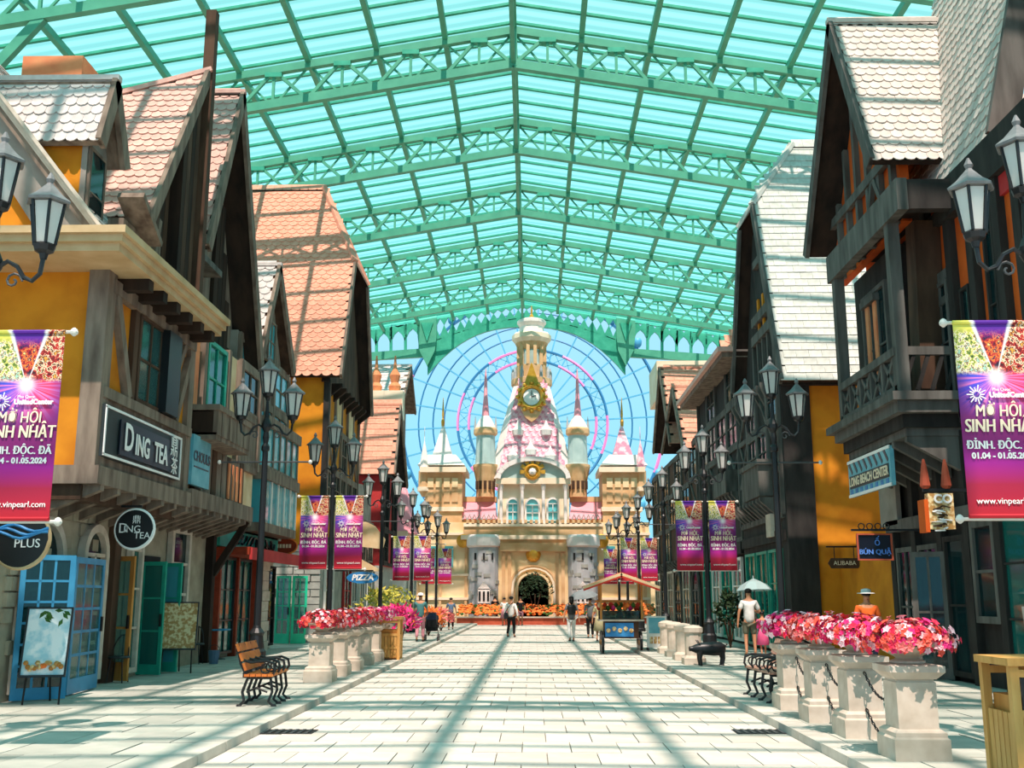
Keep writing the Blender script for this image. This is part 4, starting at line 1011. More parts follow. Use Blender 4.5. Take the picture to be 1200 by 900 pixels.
# ---- red walled house
b = Bld('red_walled_house', -1, 10, 55, 'red walled house with a salmon tiled gable and two pale chimneys')
n_, p_, f_ = yz(463, 555, -6.9), yz(470, 475, -6.9), yz(478, 570, -6.9)
gable(b.e, -1, 6.9, 13, n_, p_, f_, 'wood_dark', 'tile_red', (.5, .55), nobj=120, kind='slate')
b.box('side_wall', 'plaster_red', 7.5, 12.5, 53.0, 57.8, 3.2, 8.2)
b.box('ground_wall', 'stone_grey', 7.6, 12.5, 52.8, 57.8, .1, 3.2)
b.timber(7.5, 53.0, 57.7, (3.3, 5.0, 7.9), ('w/w', 'w.w'), 'wood_dark')
b.prism('gable_wall', 'wood_brown', [(7.5, n_[0] + .4, 7.9), (7.5, f_[0] - .4, 7.9), (7.5, p_[0], p_[1] - .4)], (.2, 0, 0))
for px in (440, 462):
    p = AY(px, 474, 55.3); c = MB().box(p.x - .5, p.x + .5, 54.9, 55.8, p_[1] - .6, p_[1] + .9).build('chimney', 'castle_cream', b.e)
    MB().lathe([(.28, 0), (.34, .3), (.2, .5), (.3, .9), (.1, 1.3), (.04, 2)], (p.x, 55.35, p_[1] + .9), 10).build('chimney_pot', 'plaster_peach', c)
for y0 in (47, 50): b.box('link_wall', 'plaster_grey', 7.9, 12, y0 - 1.5, y0 + 1.5, .1, 5.8 + y0 * .02)
for k in range(3): b.win(7.88, 46.2 + k * 2.1, 47.6 + k * 2.1, 3.3, 5.2, 2, 2, 'wood_grey', 'glass_dark'); b.win(7.88, 46.2 + k * 2.1, 47.6 + k * 2.1, .3, 2.6, 2, 2, 'white_paint', 'glass_dark')
b = Bld('pink_turret_house', -1, 9, 63, 'small pale house with a pointed rose pink turret roof before the castle')
b.box('ground_wall', 'castle_white', 7.2, 11, 59.5, 66, .1, 5.0)
b.box('cornice', 'castle_cream', 7.0, 11.2, 59.3, 66.2, 5.0, 5.3)
p = AY(478, 622, 61); q = AY(478, 560, 61)
MB().lathe([(1.05, 5.2), (.9, 5.6), (.5, 7.2), (.12, q.z - .3), (.03, q.z + .3)], (p.x - .3, 60.4, 0), 8).build('turret_roof', 'castle_rose', b.e)
b.box('attic', 'plaster_pink', 8, 11, 60, 66, 5.3, 8)
gable(b.e, -1, 7.4, 12, (60, 13.2), (63, 15.6), (66, 13.2), 'wood_grey', 'tile_grey', (.6, .7), nobj=40)
b.box('tower', 'wood_grey', 8, 12, 60.4, 65.6, 7.9, 13.4)
for k in range(3): b.win(7.19, 59.9 + k * 2, 61.3 + k * 2, .4, 3.6, 2, 3, 'white_paint', 'glass_dark', arch=True)

# ================================================================== buildings on the balcony side (positive x)
# ---- dark timber balcony house
b = Bld('balcony_house', 1, 10, 20, 'dark timber house with orange panels, carved balcony and pale tiled dormer')
b.box('ground_wall', 'wood_dark', 8.1, 13, 12.5, 24.2, .1, 4.9)
b.box('upper_wall', 'plaster_burnt', 8.0, 13, 12.5, 24.2, 4.9, 9.5)
n_, p_, f_ = yz(1020, 188, 6.9), yz(971, 28, 6.9), yz(943, 300, 6.9)
gable(b.e, 1, 6.9, 10.5, n_, p_, f_, 'wood_black', 'tile_white', (.23, .38), nobj=300, barge='wood_charcoal')
b.prism('gable_wall', 'plaster_burnt', [(7.6, n_[0] + .4, 9.2), (7.6, f_[0] - .3, 9.2), (7.6, f_[0] - .3, f_[1]), (7.6, p_[0], p_[1] - .4), (7.6, n_[0] + .4, n_[1] + .3)], (.2, 0, 0))
for k in range(6):
    y = n_[0] + .6 + k * .75; zt_ = min(n_[1] + (y - n_[0]) / (p_[0] - n_[0]) * (p_[1] - n_[1]), f_[1] + (f_[0] - y) / (f_[0] - p_[0]) * (p_[1] - f_[1])) - .4
    b.box('stud', 'wood_charcoal', 7.48, 7.62, y - .08, y + .08, 9.2, zt_)
b.beam('rail', 'wood_charcoal', (7.5, n_[0] + .5, 10.7), (7.5, f_[0] - .4, 10.7), .12, .22)
b.beam('brace', 'wood_charcoal', (7.5, n_[0] + .8, 9.3), (7.5, n_[0] + 1.6, 10.6), .1, .14); b.beam('brace', 'wood_charcoal', (7.5, n_[0] + 2.4, 9.3), (7.5, n_[0] + 1.7, 10.6), .1, .14)
b.box('soffit', 'wood_black', 6.95, 8.1, 18.7, 23.4, 9.25, 9.35)
ys = (18.65, 23.2)
b.box('head_beam', 'wood_charcoal', 6.8, 7.0, ys[0] - .1, ys[1] + .1, 8.7, 9.32)
b.box('head_beam', 'wood_dark', 7.005, 8.1, ys[0] - .08, ys[0] + .15, 8.72, 9.3)
for y in (19.4, 23.0): b.box('balcony_post', 'wood_charcoal', 6.84, 7.06, y - .11, y + .11, 5.3, 8.75)
b.beam('carved_column', 'wood_brown', (7.7, 20.1, 5.2), (7.75, 19.9, 8.9), .5, .5)
dk = b.box('balcony_deck', 'wood_charcoal', 6.75, 8.1, 19.2, 23.3, 5.0, 5.3)
b.box('deck_moulding', 'wood_charcoal', 6.65, 8.1, 19.1, 23.6, 5.22, 5.38, dk); b.box('deck_moulding', 'wood_dark', 6.9, 8.1, 19.4, 23.2, 4.75, 5.0, dk)
b.box('deck_moulding', 'wood_charcoal', 6.98, 8.1, 19.5, 23.1, 4.6, 4.76, dk)
b.box('hand_rail', 'wood_charcoal', 6.82, 6.98, 19.4, 23.0, 6.12, 6.28); b.box('foot_rail', 'wood_charcoal', 6.84, 6.96, 19.4, 23.0, 5.45, 5.55)
for k in range(5):
    ya = 19.5 + k * .7
    b.box('baluster', 'wood_charcoal', 6.85, 6.95, ya, ya + .1, 5.5, 6.15)
    b.beam('cross_brace', 'wood_charcoal', (6.9, ya + .1, 5.5), (6.9, ya + .7, 6.15), .06, .09); b.beam('cross_brace', 'wood_charcoal', (6.9, ya + .1, 6.15), (6.9, ya + .7, 5.5), .06, .09)
b.box('end_rail', 'wood_charcoal', 6.85, 8.0, 19.35, 19.45, 6.12, 6.28)
for k in range(4): b.beam('cross_brace', 'wood_dark', (6.95 + k * .27, 19.4, 5.45), (7.2 + k * .27, 19.4, 6.15), .06, .07)
b.box('bay', 'wood_dark', 7.5, 8.05, 20.8, 23.6, 5.3, 8.8)
b.win(7.48, 21.3, 22.9, 5.6, 8.2, 3, 2, 'wood_charcoal', 'glass_dark', t=.1)
for y0, y1 in ((21.9, 22.1), (22.4, 22.6)): b.box('plaster_panel', 'plaster_peach', 7.38, 7.46, y0, y1, 6.2, 7.9)
b.box('shutter_head', 'wood_charcoal', 7.3, 7.5, 21.8, 22.7, 7.9, 8.05)
# recessed wall timbers seen right of the balcony
for y in (16.3, 17.05, 18.15, 19.1, 20.2): b.box('post', 'wood_dark', 7.86, 8.05, y - .13, y + .13, 4.9, 9.35)
b.win(7.95, 19.3, 20.1, 5.2, 7.6, 2, 2, 'wood_charcoal', 'glass_dark', t=.08)
b.box('window_head', 'wood_charcoal', 7.88, 8.02, 19.2, 20.2, 7.6, 7.8); b.box('transom', 'wood_charcoal', 7.88, 8.02, 19.2, 20.2, 7.15, 7.3)
b.win(7.95, 18.35, 18.75, 5.2, 7.2, 1, 2, 'wood_dark', 'glass_dark', t=.06)
b.win(7.95, 17.2, 17.6, 5.2, 9.2, 1, 3, 'wood_dark', 'glass_dark', t=.06)
b.box('eaves_panel', 'wood_dark', 7.8, 8.3, 12.5, 19.3, 8.65, 9.4); b.box('rail', 'wood_dark', 7.86, 8.05, 15, 24, 8.75, 9.0); b.box('rail', 'wood_dark', 7.86, 8.05, 15, 19.2, 4.8, 5.05)
b.box('plaster_panel', 'plaster_red', 7.93, 8.02, 16.5, 18.0, 8.3, 8.75)
# mansard main roof
a0, z0 = 8.2, 9.55; sd_ = Vector((1.0, 0, 4.2)).normalized(); nn = Vector((-4.2, 0, 1.0)).normalized()
O = Vector((a0, 17.3, z0)); rf = MB().prism([O, O + sd_ * 7, O + sd_ * 7 + EYV * 5.6, O + EYV * 5.6], -nn * .15).build('roof', 'wood_black', b.e)
lay(rf, O + EYV * 5.6, -EYV, sd_, nn, 5.6, 7, .25, .4, 'tile_white', None, 280)
MB().beam(O + NY * .05, O + sd_ * 7 + NY * .05, .12, .5, up=(1, 0, 0)).build('bargeboard', 'wood_charcoal', rf)
b.box('eaves', 'wood_charcoal', 8.05, 8.6, 17.25, 23, 9.4, 9.55)
b.prism('nearer_gable', 'wood_brown', [(8.6, 12.6, 9.5), (8.6, 17.2, 9.5), (10.1, 17.2, 16.5), (10.1, 12.6, 16.5)], (.4, 0, 0))
b.box('eaves_wall', 'wood_dark', 8.4, 12, 17.5, 23.8, 9.3, 10.2)
# ground floor joinery
for y in (14.2, 15.6, 17.0, 18.3, 19.6, 20.9, 22.3, 23.6): b.box('post', 'wood_dark', 7.95, 8.15, y - .12, y + .12, .1, 4.7)
b.box('lintel', 'wood_charcoal', 7.9, 8.15, 18.3, 23.8, 3.05, 3.3); b.box('lintel', 'wood_dark', 7.9, 8.15, 13, 18.3, 3.3, 3.5)
for y0, y1, h in ((21.05, 22.15, 2.7), (22.45, 23.45, 2.7)): b.win(8.05, y0, y1, .2, h, 2, 2, 'wood_charcoal', 'glass_dark', t=.1)
b.win(8.05, 19.75, 20.75, .2, 2.8, 1, 2, 'wood_dark', 'glass_dark', t=.1); b.win(8.05, 18.45, 19.45, 1.2, 3.0, 1, 2, 'wood_charcoal', 'glass_dark', t=.12)
for y0 in (13.0, 14.35, 15.75, 17.15): b.win(8.05, y0, y0 + 1.1, .3, 3.2, 1, 3, 'wood_dark', 'glass_teal', t=.08)
doorleaf(b.e, (7.4, 21.0, .12), (8.0, 20.75, .12), 2.4, 2, 2, 'wood_charcoal', 'glass_dark', kick=.1, handle=False)
b.brackets('wood_charcoal', 7.0, 8.05, 19.6, 23.2, 3.9, 4.6, .6, .14)
b.box('arch_panel', 'plaster_grey', 7.9, 8.0, 23.0, 24.1, 3.2, 4.2)
sg = thing('wall_sign', (7.0, 21.5, 4), 'pale aqua and white wall sign reading LONG BEACH CENTER under the balcony', 'sign')
y0, y1 = yof(1043, 6.95, 1, 535), yof(994, 6.95, 1, 550)
MB().box(6.95, 7.03, y0, y1, 3.78, 4.55).build('board', 'sign_aqua', sg)
for a, z in (((y0, y1), 3.8), ((y0, y1), 4.53)): MB().box(6.93, 6.96, a[0], a[1], z - .03, z + .03).build('border', 'letter_white', sg)
for k in range(8): MB().prism([(6.94, y0 + .15 + k * .33, 4.25), (6.94, y0 + .4 + k * .33, 4.5), (6.94, y0 + .28 + k * .33, 4.5), (6.94, y0 + .1 + k * .33, 4.3)], (.01, 0, 0)).build('slat', 'sign_navy', sg); MB().box(6.94, 6.95, y0 + .15 + k * .33, y0 + .3 + k * .33, 3.83, 3.93).build('slat', 'sign_blue', sg)
MB().box(6.935, 6.95, y0 + .1, y1 - .1, 3.95, 4.22).build('name_band', 'sign_dark', sg)
letters(sg, 'LONG BEACH CENTER', .26, (6.925, (y0 + y1) / 2, 4.08), -EYV, EZ, 'letter_cream', bold=.006, sx=.95)
sg = thing('hanging_sign', (7.2, 17.6, 3), 'box sign with white cafe lettering and an orange side by the dark shopfront', 'sign')
pa, pb = AY(1087, 578, 17.6), AY(1113, 620, 17.6)
MB().box(pa.x, pb.x + .1, 17.6, 17.75, pb.z, pa.z).build('panel', 'poster_food', sg); MB().box(pa.x - .07, pa.x, 17.6, 17.9, pb.z - .05, pa.z - .1).build('side', 'plaster_burnt', sg)
letters(sg, 'CO', .2, ((pa.x + pb.x) / 2 + .08, 17.58, pa.z - .1), EX, EZ, 'letter_white', bold=.008)
for k in range(6): MB().tube([((pa.x + pb.x) / 2 + random.uniform(-.12, .16) + .05 * math.cos(i), 17.585, pa.z - .24 - .07 * k + .03 * math.sin(i)) for i in range(6)], .014, 4).build('printed_mark', 'letter_white' if k % 2 else 'wood_brown', sg)
MB().beam((pa.x - .05, 17.68, pa.z + .06), (7.95, 17.68, pa.z + .06), .05, .05).build('bracket', 'iron', sg)
for dx in (.0, .35): MB().lathe([(.05, 0), (.09, .05), (.06, .3), (.02, .5)], (pa.x + dx, 17.68, pa.z + .08), 8).build('pot', 'brick_red', sg)
sg = thing('hanging_sign', (7, 20.5, 2.6), 'glowing blue on navy hanging sign reading BUN QUA', 'sign')
pa, pb = AY(1005, 627, 20.6), AY(1045, 655, 20.6)
MB().box(pa.x, pb.x, 20.6, 20.72, pb.z, pa.z).build('panel', 'sign_navy', sg)
fr = MB(); fr.box(pa.x - .03, pb.x + .03, 20.57, 20.6, pa.z, pa.z + .03).box(pa.x - .03, pb.x + .03, 20.57, 20.6, pb.z - .03, pb.z).box(pa.x - .03, pa.x, 20.57, 20.6, pb.z, pa.z).box(pb.x, pb.x + .03, 20.57, 20.6, pb.z, pa.z)
fr.build('border', 'brick_red', sg)
letters(sg, 'BÚN QUẬ', .135, ((pa.x + pb.x) / 2, 20.58, pb.z + .13), EX, EZ, 'letter_led' if 'letter_led' in MATS else 'letter_blue', bold=.006)
letters(sg, 'ố', .2, ((pa.x + pb.x) / 2 + .05, 20.58, pa.z - .14), EX, EZ, 'letter_blue')
MB().beam((pa.x - .1, 20.66, pa.z + .1), (8.0, 20.66, pa.z + .1), .04, .04).build('bracket', 'iron', sg)
for k in range(4): MB().tube([(pa.x + .1 + k * .16 + .06 * math.cos(i * .785), 20.66, pa.z + .17 + .06 * math.sin(i * .785)) for i in range(8)], .012, 5, True).build('scroll', 'iron', sg)

# ---- white roofed clipped gable house
b = Bld('slate_gable_house', 1, 10, 33, 'dark timber house with orange side wall under a white slate clipped gable')
n_, f_ = yz(902, 442, 6.9), yz(858, 440, 6.9); f_ = (f_[0] + .3, 8.6); pk = AY(928, 172, 32.2); zc_ = yz(880, 243, 6.9)[1]
n_ = (n_[0] - 1.3, n_[1] - .35)
p_ = (32.2, pk.z)
gable(b.e, 1, 6.9, 13, n_, p_, f_, 'wood_black', 'slate_white', (.36, .5), hip=(pk.x, zc_), nobj=300, kind='slate', expo=.52, barge='wood_charcoal')
b.box('side_wall', 'plaster_orange', 7.75, 12, 29.2, 35.2, .1, 7.9)
b.box('timber_end', 'wood_dark', 7.0, 7.8, 29.1, 35.2, .1, 7.9)
b.box('eaves_board', 'wood_dark', 7, 12, 29.0, 29.2, 7.5, 7.9)
b.timber(7.0, 29.3, 35.1, (3.9, 5.2, 6.6, 7.9), ('w/w\\', 'xwwx', '.p.p'), 'wood_charcoal', pm='wood_charcoal')
b.prism('gable_wall', 'wood_dark', [(7.3, n_[0] + .5, 7.9), (7.3, f_[0] - .3, 7.9), (7.3, p_[0] + .9, zc_ - .3), (7.3, p_[0] - .9, zc_ - .3)], (.2, 0, 0))
for z, h in ((9.6, .3), (10.2, .3), (12, .25)): b.box('rail', 'wood_charcoal', 7.15, 7.3, p_[0] - (13.6 - z) * .45 - .2, p_[0] + (13.6 - z) * .3, z, z + h)
for k in range(5): b.box('stud', 'wood_charcoal', 7.2, 7.3, 30.6 + k * .7, 30.75 + k * .7, 7.9, 9.7)
for k in range(3): b.box('plaster_panel', 'plaster_orange', 7.24, 7.3, 31.1 + k * .7, 31.3 + k * .7, 9.9, 11)
b.brackets('wood_charcoal', 6.75, 7.0, 29.6, 35, 7.3, 7.9, .5, .16)
bw = b.box('bay', 'wood_charcoal', 6.5, 7.0, 30.2, 32.6, 4.5, 5.4)
b.box('bay_head', 'wood_charcoal', 6.45, 7.0, 30.1, 32.7, 5.4, 5.55, bw)
b.brackets('wood_charcoal', 6.5, 7.0, 30.2, 34.6, 3.9, 4.45, .45, .18)
b.box('ground_front', 'teal_fascia', 7.05, 7.15, 29.6, 35, .1, 3.2)
for y in (29.8, 31.5, 33.2): b.win(7.0, y, y + 1.5, .2, 3.0, 2, 3, 'teal_paint', 'glass_teal', t=.08)
b.box('lintel', 'wood_dark', 6.9, 7.1, 29.3, 35.1, 3.2, 3.5)
b.box('lantern_sign', 'stone_pale', 6.8, 7, 30.3, 30.9, 3.35, 4.0)
sg = thing('hanging_sign', (7.7, 27.5, 2.6), 'dark lozenge sign reading ALIBABA on a bracket before the orange wall', 'sign')
c = AY(990, 660, 27.5)
MB().prism([c + Vector((-.42, 0, 0)), c + Vector((-.34, 0, .13)), c + Vector((.34, 0, .13)), c + Vector((.42, 0, 0)), c + Vector((.34, 0, -.13)), c + Vector((-.34, 0, -.13))], (0, .05, 0)).build('board', 'wood_brown', sg)
letters(sg, 'ALIBABA', .15, c + Vector((0, -.01, 0)), EX, EZ, 'letter_cream')
MB().beam((c.x - .45, 27.52, c.z + .42), (c.x + .9, 27.52, c.z + .42), .04, .04).build('bracket', 'iron', sg)
for s in (-.25, .25): MB().tube([c + Vector((s, .02, .12)), c + Vector((s, .02, .42))], .012, 5).build('hanger', 'iron', sg)
b.box('neighbour_wall', 'plaster_orange', 8.4, 13, 24.3, 29.2, .1, 3.0)

# ---- hipped dark house
b = Bld('hipped_dark_house', 1, 9, 40, 'dark grey timber house with flared rose tiled eaves')
b.box('wall', 'wood_dark', 7.2, 12, 35.8, 44.8, .1, 10.0)
b.timber(7.2, 36, 44.6, (3.6, 5.2, 6.8, 8.4, 9.9), ('w.w.', 'wwww', 'x//x', '.w.w'), 'wood_charcoal')
z0 = 10.0
pts = [(6.5, 35.2, z0), (12.5, 35.2, z0), (12.5, 45.4, z0), (6.5, 45.4, z0)]; tp_ = [(8.7, 37.2, 12.6), (11, 37.2, 12.6), (11, 43.4, 12.6), (8.7, 43.4, 12.6)]
mb = MB(); mb.add(pts + tp_, [(0, 1, 5, 4), (1, 2, 6, 5), (2, 3, 7, 6), (3, 0, 4, 7), (4, 5, 6, 7), (3, 2, 1, 0)]); rf = mb.build('roof', 'tile_red', b.e)
b.box('eaves_step', 'tile_pink', 6.35, 12.6, 35.0, 45.5, z0 - .12, z0 + .05, rf); b.box('eaves_step', 'wood_grey', 6.5, 12.5, 35.1, 45.4, z0 - .3, z0 - .12, rf)
u = Vector((1, 0, 0)); a_, b_ = Vector(pts[0]), Vector(tp_[0]); v = Vector((0, b_.y - a_.y, b_.z - a_.z)); Hh = v.length; v.normalize()
lay(rf, a_, u, v, Vector((0, -v.z, v.y)), 6, Hh, .4, .5, 'tile_red', lambda x, y: x > y * .65 and x < 6 - y * .4, 90)
b.brackets('wood_charcoal', 6.8, 7.2, 36, 44.5, 4.6, 5.2, .6, .18)
b.box('bay', 'wood_charcoal', 6.7, 7.2, 36.4, 39, 5.2, 6.0)
b.box('lintel', 'wood_dark', 7.0, 7.3, 35.8, 44.8, 3.1, 3.5)
for k in range(4): b.win(7.15, 36.2 + k * 2.15, 37.9 + k * 2.15, .2, 3.0, 2, 3, 'teal_paint' if k % 2 else 'white_paint', 'glass_teal', t=.1)
b.box('chimney', 'castle_cream', 8.5, 9.5, 41, 42, 12, 13.6)

# ---- twin salmon gables
b = Bld('twin_gable_house', 1, 9, 53, 'house with two salmon tiled gables and dark soffits beside the castle')
b.box('wall', 'wood_brown', 7.4, 12, 46.5, 64.5, .1, 8.8)
n_, p_, f_ = yz(800, 525, 6.9), yz(787, 455, 6.9), yz(775, 530, 6.9)
gable(b.e, 1, 6.9, 12, n_, p_, f_, 'wood_black', 'tile_red', (.5, .6), nobj=110, kind='slate')
n2 = (f_[0] - 3.5, 9.2); p2 = yz(772, 432, 6.9); f2 = yz(765, 530, 6.9)
gable(b.e, 1, 6.9, 12, n2, p2, f2, 'wood_black', 'tile_red', (.5, .6), nobj=90, kind='slate')
b.box('parapet', 'castle_cream', 7.3, 11, 60, 64, 13, 15.2)
b.timber(7.4, 46.6, 64, (3.4, 5.2, 6.9, 8.6), ('w.w.w.w', '/w\\w/w\\', 'w.w.w.w'), 'wood_charcoal')
for k in range(6): b.win(7.35, 46.9 + k * 2.9, 49 + k * 2.9, .2, 3.0, 2, 3, 'stone_pale' if k % 2 else 'wood_charcoal', 'glass_dark', arch=k % 2 == 0, t=.12)
b.brackets('wood_charcoal', 6.9, 7.4, 46.8, 64, 2.9, 3.4, 1.0, .2)
# shadowed link walls that close the view behind the gables

# ================================================================== lamp posts
def lantern(root, x, z):
    L = MB().lathe([(.035, -.42), (.05, -.36), (.1, -.33), (.12, -.27), (.1, -.25)], (x, 0, z), 8).build('lantern', 'iron', root, local=True)
    MB().lathe([(.235, .2), (.245, .225), (.15, .3), (.07, .39), (.05, .41), (.03, .44), (.05, .48), (.012, .56)], (x, 0, z), 6).build('lantern_cap', 'lamp_cap', L, local=True)
    for k in range(6):
        a0, a1 = k * math.pi / 3 + .1, (k + 1) * math.pi / 3 - .1
        c0, c1 = Vector((math.cos(a0), math.sin(a0), 0)), Vector((math.cos(a1), math.sin(a1), 0))
        o = Vector((x, 0, z))
        MB().prism([o + c0 * .105 + EZ * -.25, o + c1 * .105 + EZ * -.25, o + c1 * .17 + EZ * .19, o + c0 * .17 + EZ * .19], ((c0 + c1) * -.008)).build('pane', 'lamp_glass', L, local=True)
        d = Vector((math.cos(k * math.pi / 3), math.sin(k * math.pi / 3), 0))
        MB().beam(o + d * .115 + EZ * -.26, o + d * .185 + EZ * .21, .025, .025).build('rib', 'iron', L, local=True)
    return L
def lamp_proto(rods):
    r = thing('street_lamp', (0, 0, .1), 'x', 'street lamp', 'black three lantern street lamps')
    MB().lathe([(.24, 0), (.24, .12), (.2, .16), (.2, .5), (.16, .55), (.13, .8), (.16, .86), (.09, .95), (.075, 1.0)], (0, 0, 0), 12).build('base', 'iron', r, local=True)
    MB().lathe([(.075, .98), (.06, 4.5), (.085, 4.52), (.085, 4.6), (.05, 4.66), (.07, 4.8), (.05, 4.9), (.1, 5.0), (.1, 5.08), (.05, 5.2), (.03, 5.55)], (0, 0, 0), 10).build('pole', 'iron', r, local=True)
    for s in (-1, 1):
        MB().tube([(s * x, 0, z) for x, z in ((.04, 4.98), (.16, 5.06), (.27, 5.0), (.35, 4.88), (.44, 4.84), (.52, 4.92), (.54, 5.1))], .025, 6).build('arm', 'iron', r, local=True)
        MB().tube([(s * (.24 + .1 * (1 - i / 12) * math.cos(i * .75)), 0, 4.84 + .1 * (1 - i / 12) * math.sin(i * .75)) for i in range(11)], .014, 5).build('scroll', 'iron_grey', r, local=True)
        lantern(r, s * .54, 5.5)
    lantern(r, 0, 5.98)
    if rods:
        for z in ((4.28, 2.3) if rods > 1 else (4.28,)):
            rd = MB().tube([(-.92, 0, z), (.92, 0, z)], .018, 6).build('banner_rod', 'steel_white' if rods > 1 else 'iron_grey', r, local=True)
            for s in (-1, 1): MB().lathe([(.01, -.045), (.04, -.02), (.045, 0), (.03, .03), (.01, .045)], (s * .94, 0, z), 8).build('rod_knob', 'steel_white', rd, local=True)
    return r
LX, RX = -5.5, 5.02
posts = [(LX - .24, 10.6, 2, 'festival banner and rods by the cut edge of the picture, tea shop side'), (LX, 21.4, 1, 'bare banner rod behind the orange slatted bench'),
         (LX, 28.9, 2, 'pair of banners behind the row of flower pillars, PIZZA sign side'), (LX, 38.6, 1, 'bare rod between two pairs of banners, PIZZA sign side'),
         (LX, 48.5, 2, 'banners beyond the wooden bin, before the pink turret house'), (LX, 55.5, 1, 'bare rod just before the most distant banners, pink turret side'), (LX, 61.0, 2, 'most distant banners on the pink turret side'),
         (RX + .1, 10.4, 2, 'festival banner before the balcony house'), (RX, 21.7, 1, 'bare rod before the white slate gable house'),
         (RX, 30.7, 2, 'pair of banners behind the black pig statue'), (RX, 40.5, 1, 'bare rod behind the striped food cart'),
         (RX, 50.2, 2, 'banners above the striped cart canopy'), (RX, 56.5, 1, 'bare rod just before the most distant banners, twin gable side'), (RX, 62.0, 2, 'most distant banners on the twin gable side')]
pro = {1: lamp_proto(1), 2: lamp_proto(2)}; used = set()
for x, y, k, lab in posts:
    o = pro[k] if k not in used else copy_tree(pro[k]); used.add(k)
    o.location = (x, y, .1); o['label'] = 'black three lantern street lamp with ' + lab
    if len(o['label'].split()) > 16: o['label'] = ' '.join(o['label'].split()[:16]).rstrip(',')

# ================================================================== festival banners
def banner_mat():
    m = bpy.data.materials.new('banner_print'); m.use_nodes = True
    n = m.node_tree.nodes; l = m.node_tree.links; b = n['Principled BSDF']; b.inputs['Roughness'].default_value = .6
    def soc(x, node, i):
        if isinstance(x, (int, float)): node.inputs[i].default_value = x
        else: l.new(x, node.inputs[i])
    def M(op, a, c=0.0, d=0.0, clamp=False):
        k = n.new('ShaderNodeMath'); k.operation = op; k.use_clamp = clamp; soc(a, k, 0); soc(c, k, 1); soc(d, k, 2); return k.outputs[0]
    def MIX(f, a, c):
        k = n.new('ShaderNodeMix'); k.data_type = 'RGBA'; soc(f, k, 0)
        for i, x in ((6, a), (7, c)):
            if isinstance(x, tuple): k.inputs[i].default_value = x
            else: l.new(x, k.inputs[i])
        return k.outputs[2]
    def ss(x, a, c): k = n.new('ShaderNodeMapRange'); k.interpolation_type = 'SMOOTHSTEP'; soc(x, k, 0); k.inputs[1].default_value = a; k.inputs[2].default_value = c; return k.outputs[0]
    t = n.new('ShaderNodeTexCoord'); s = n.new('ShaderNodeSeparateXYZ'); l.new(t.outputs['Object'], s.inputs[0])
    u = M('DIVIDE', s.outputs['X'], .76); v = M('DIVIDE', s.outputs['Z'], -1.96)          # u 0..1 across, v 0 (top) .. 1 (bottom)
    vr = n.new('ShaderNodeValToRGB'); l.new(v, vr.inputs[0]); e = vr.color_ramp.elements
    e[0].position = .36; e[0].color = c4('#451488'); e[1].position = 1; e[1].color = c4('#b60a22')
    for p, c in ((.5, '#740f66'), (.62, '#850e6a'), (.73, '#ae1292'), (.84, '#a50a3a')): k = e.new(p); k.color = c4(c)
    dx = M('MULTIPLY', M('SUBTRACT', u, .52), .39); dy = M('SUBTRACT', v, .29)
    ang = M('ARCTAN2', dx, dy); dist = M('SQRT', M('ADD', M('MULTIPLY', dx, dx), M('MULTIPLY', dy, dy)))
    nz = n.new('ShaderNodeTexNoise'); nz.noise_dimensions = '1D'; nz.inputs['Scale'].default_value = 7; nz.inputs['Detail'].default_value = 3; l.new(ang, nz.inputs['W'])
    rays = MIX(ss(u, .2, .85), c4('#2d52e0'), c4('#ff3a3a'))
    rays = MIX(ss(nz.outputs[0], .42, .62), rays, c4('#ff8ad0'))
    lower = MIX(M('MULTIPLY', ss(dist, .27, .04), 1.0), vr.outputs[0], rays)
    # upper third: three wedge pictures split by white beams
    pn = n.new('ShaderNodeTexNoise'); pn.inputs['Scale'].default_value = 15; pn.inputs['Detail'].default_value = 3; pn.inputs['Roughness'].default_value = .65; l.new(t.outputs['Object'], pn.inputs['Vector'])
    def pal(cs):
        k = n.new('ShaderNodeValToRGB'); k.color_ramp.interpolation = 'CONSTANT'; e_ = k.color_ramp.elements; l.new(pn.outputs[0], k.inputs[0])
        e_[0].position = 0; e_[0].color = c4(cs[0]); e_[1].position = .36; e_[1].color = c4(cs[1])
        for q_i, cc in enumerate(cs[2:]): z_ = e_.new(.43 + .06 * q_i); z_.color = c4(cc)
        return k.outputs[0]
    wl = pal(['#1f3a22', '#6f8a3a', '#d8cf6a', '#f1ead0', '#8a6a3a', '#a8d8c0'])
    wc_ = pal(['#22052c', '#7a0f22', '#b81a28', '#f08030', '#5a0a40', '#ffd27a'])
    wr_ = pal(['#2c0812', '#7a1418', '#c02a20', '#f0d8b0', '#4a0e18', '#f6a23a'])
    wl = MIX(ss(v, .07, .03), wl, c4('#d8d45a')); wc_ = MIX(ss(v, .1, .03), wc_, c4('#5a1a9a'))
    up_ = M('ARCTAN2', dx, M('MULTIPLY', dy, -1.0))
    pic = MIX(ss(up_, -.36, -.34), wl, wc_); pic = MIX(ss(up_, .30, .32), pic, wr_)
    for a in (-.35, .31): pic = MIX(M('MULTIPLY', ss(M('ABSOLUTE', M('SUBTRACT', up_, a)), .06, .0), .9), pic, (1, 1, 1, 1))
    f = ss(v, .285, .25)
    col = MIX(f, lower, pic)
    col = MIX(ss(dist, .07, .0), col, (1, .95, .97, 1))
    l.new(col, b.inputs['Base Color']); MATS['banner_print'] = m
banner_mat()
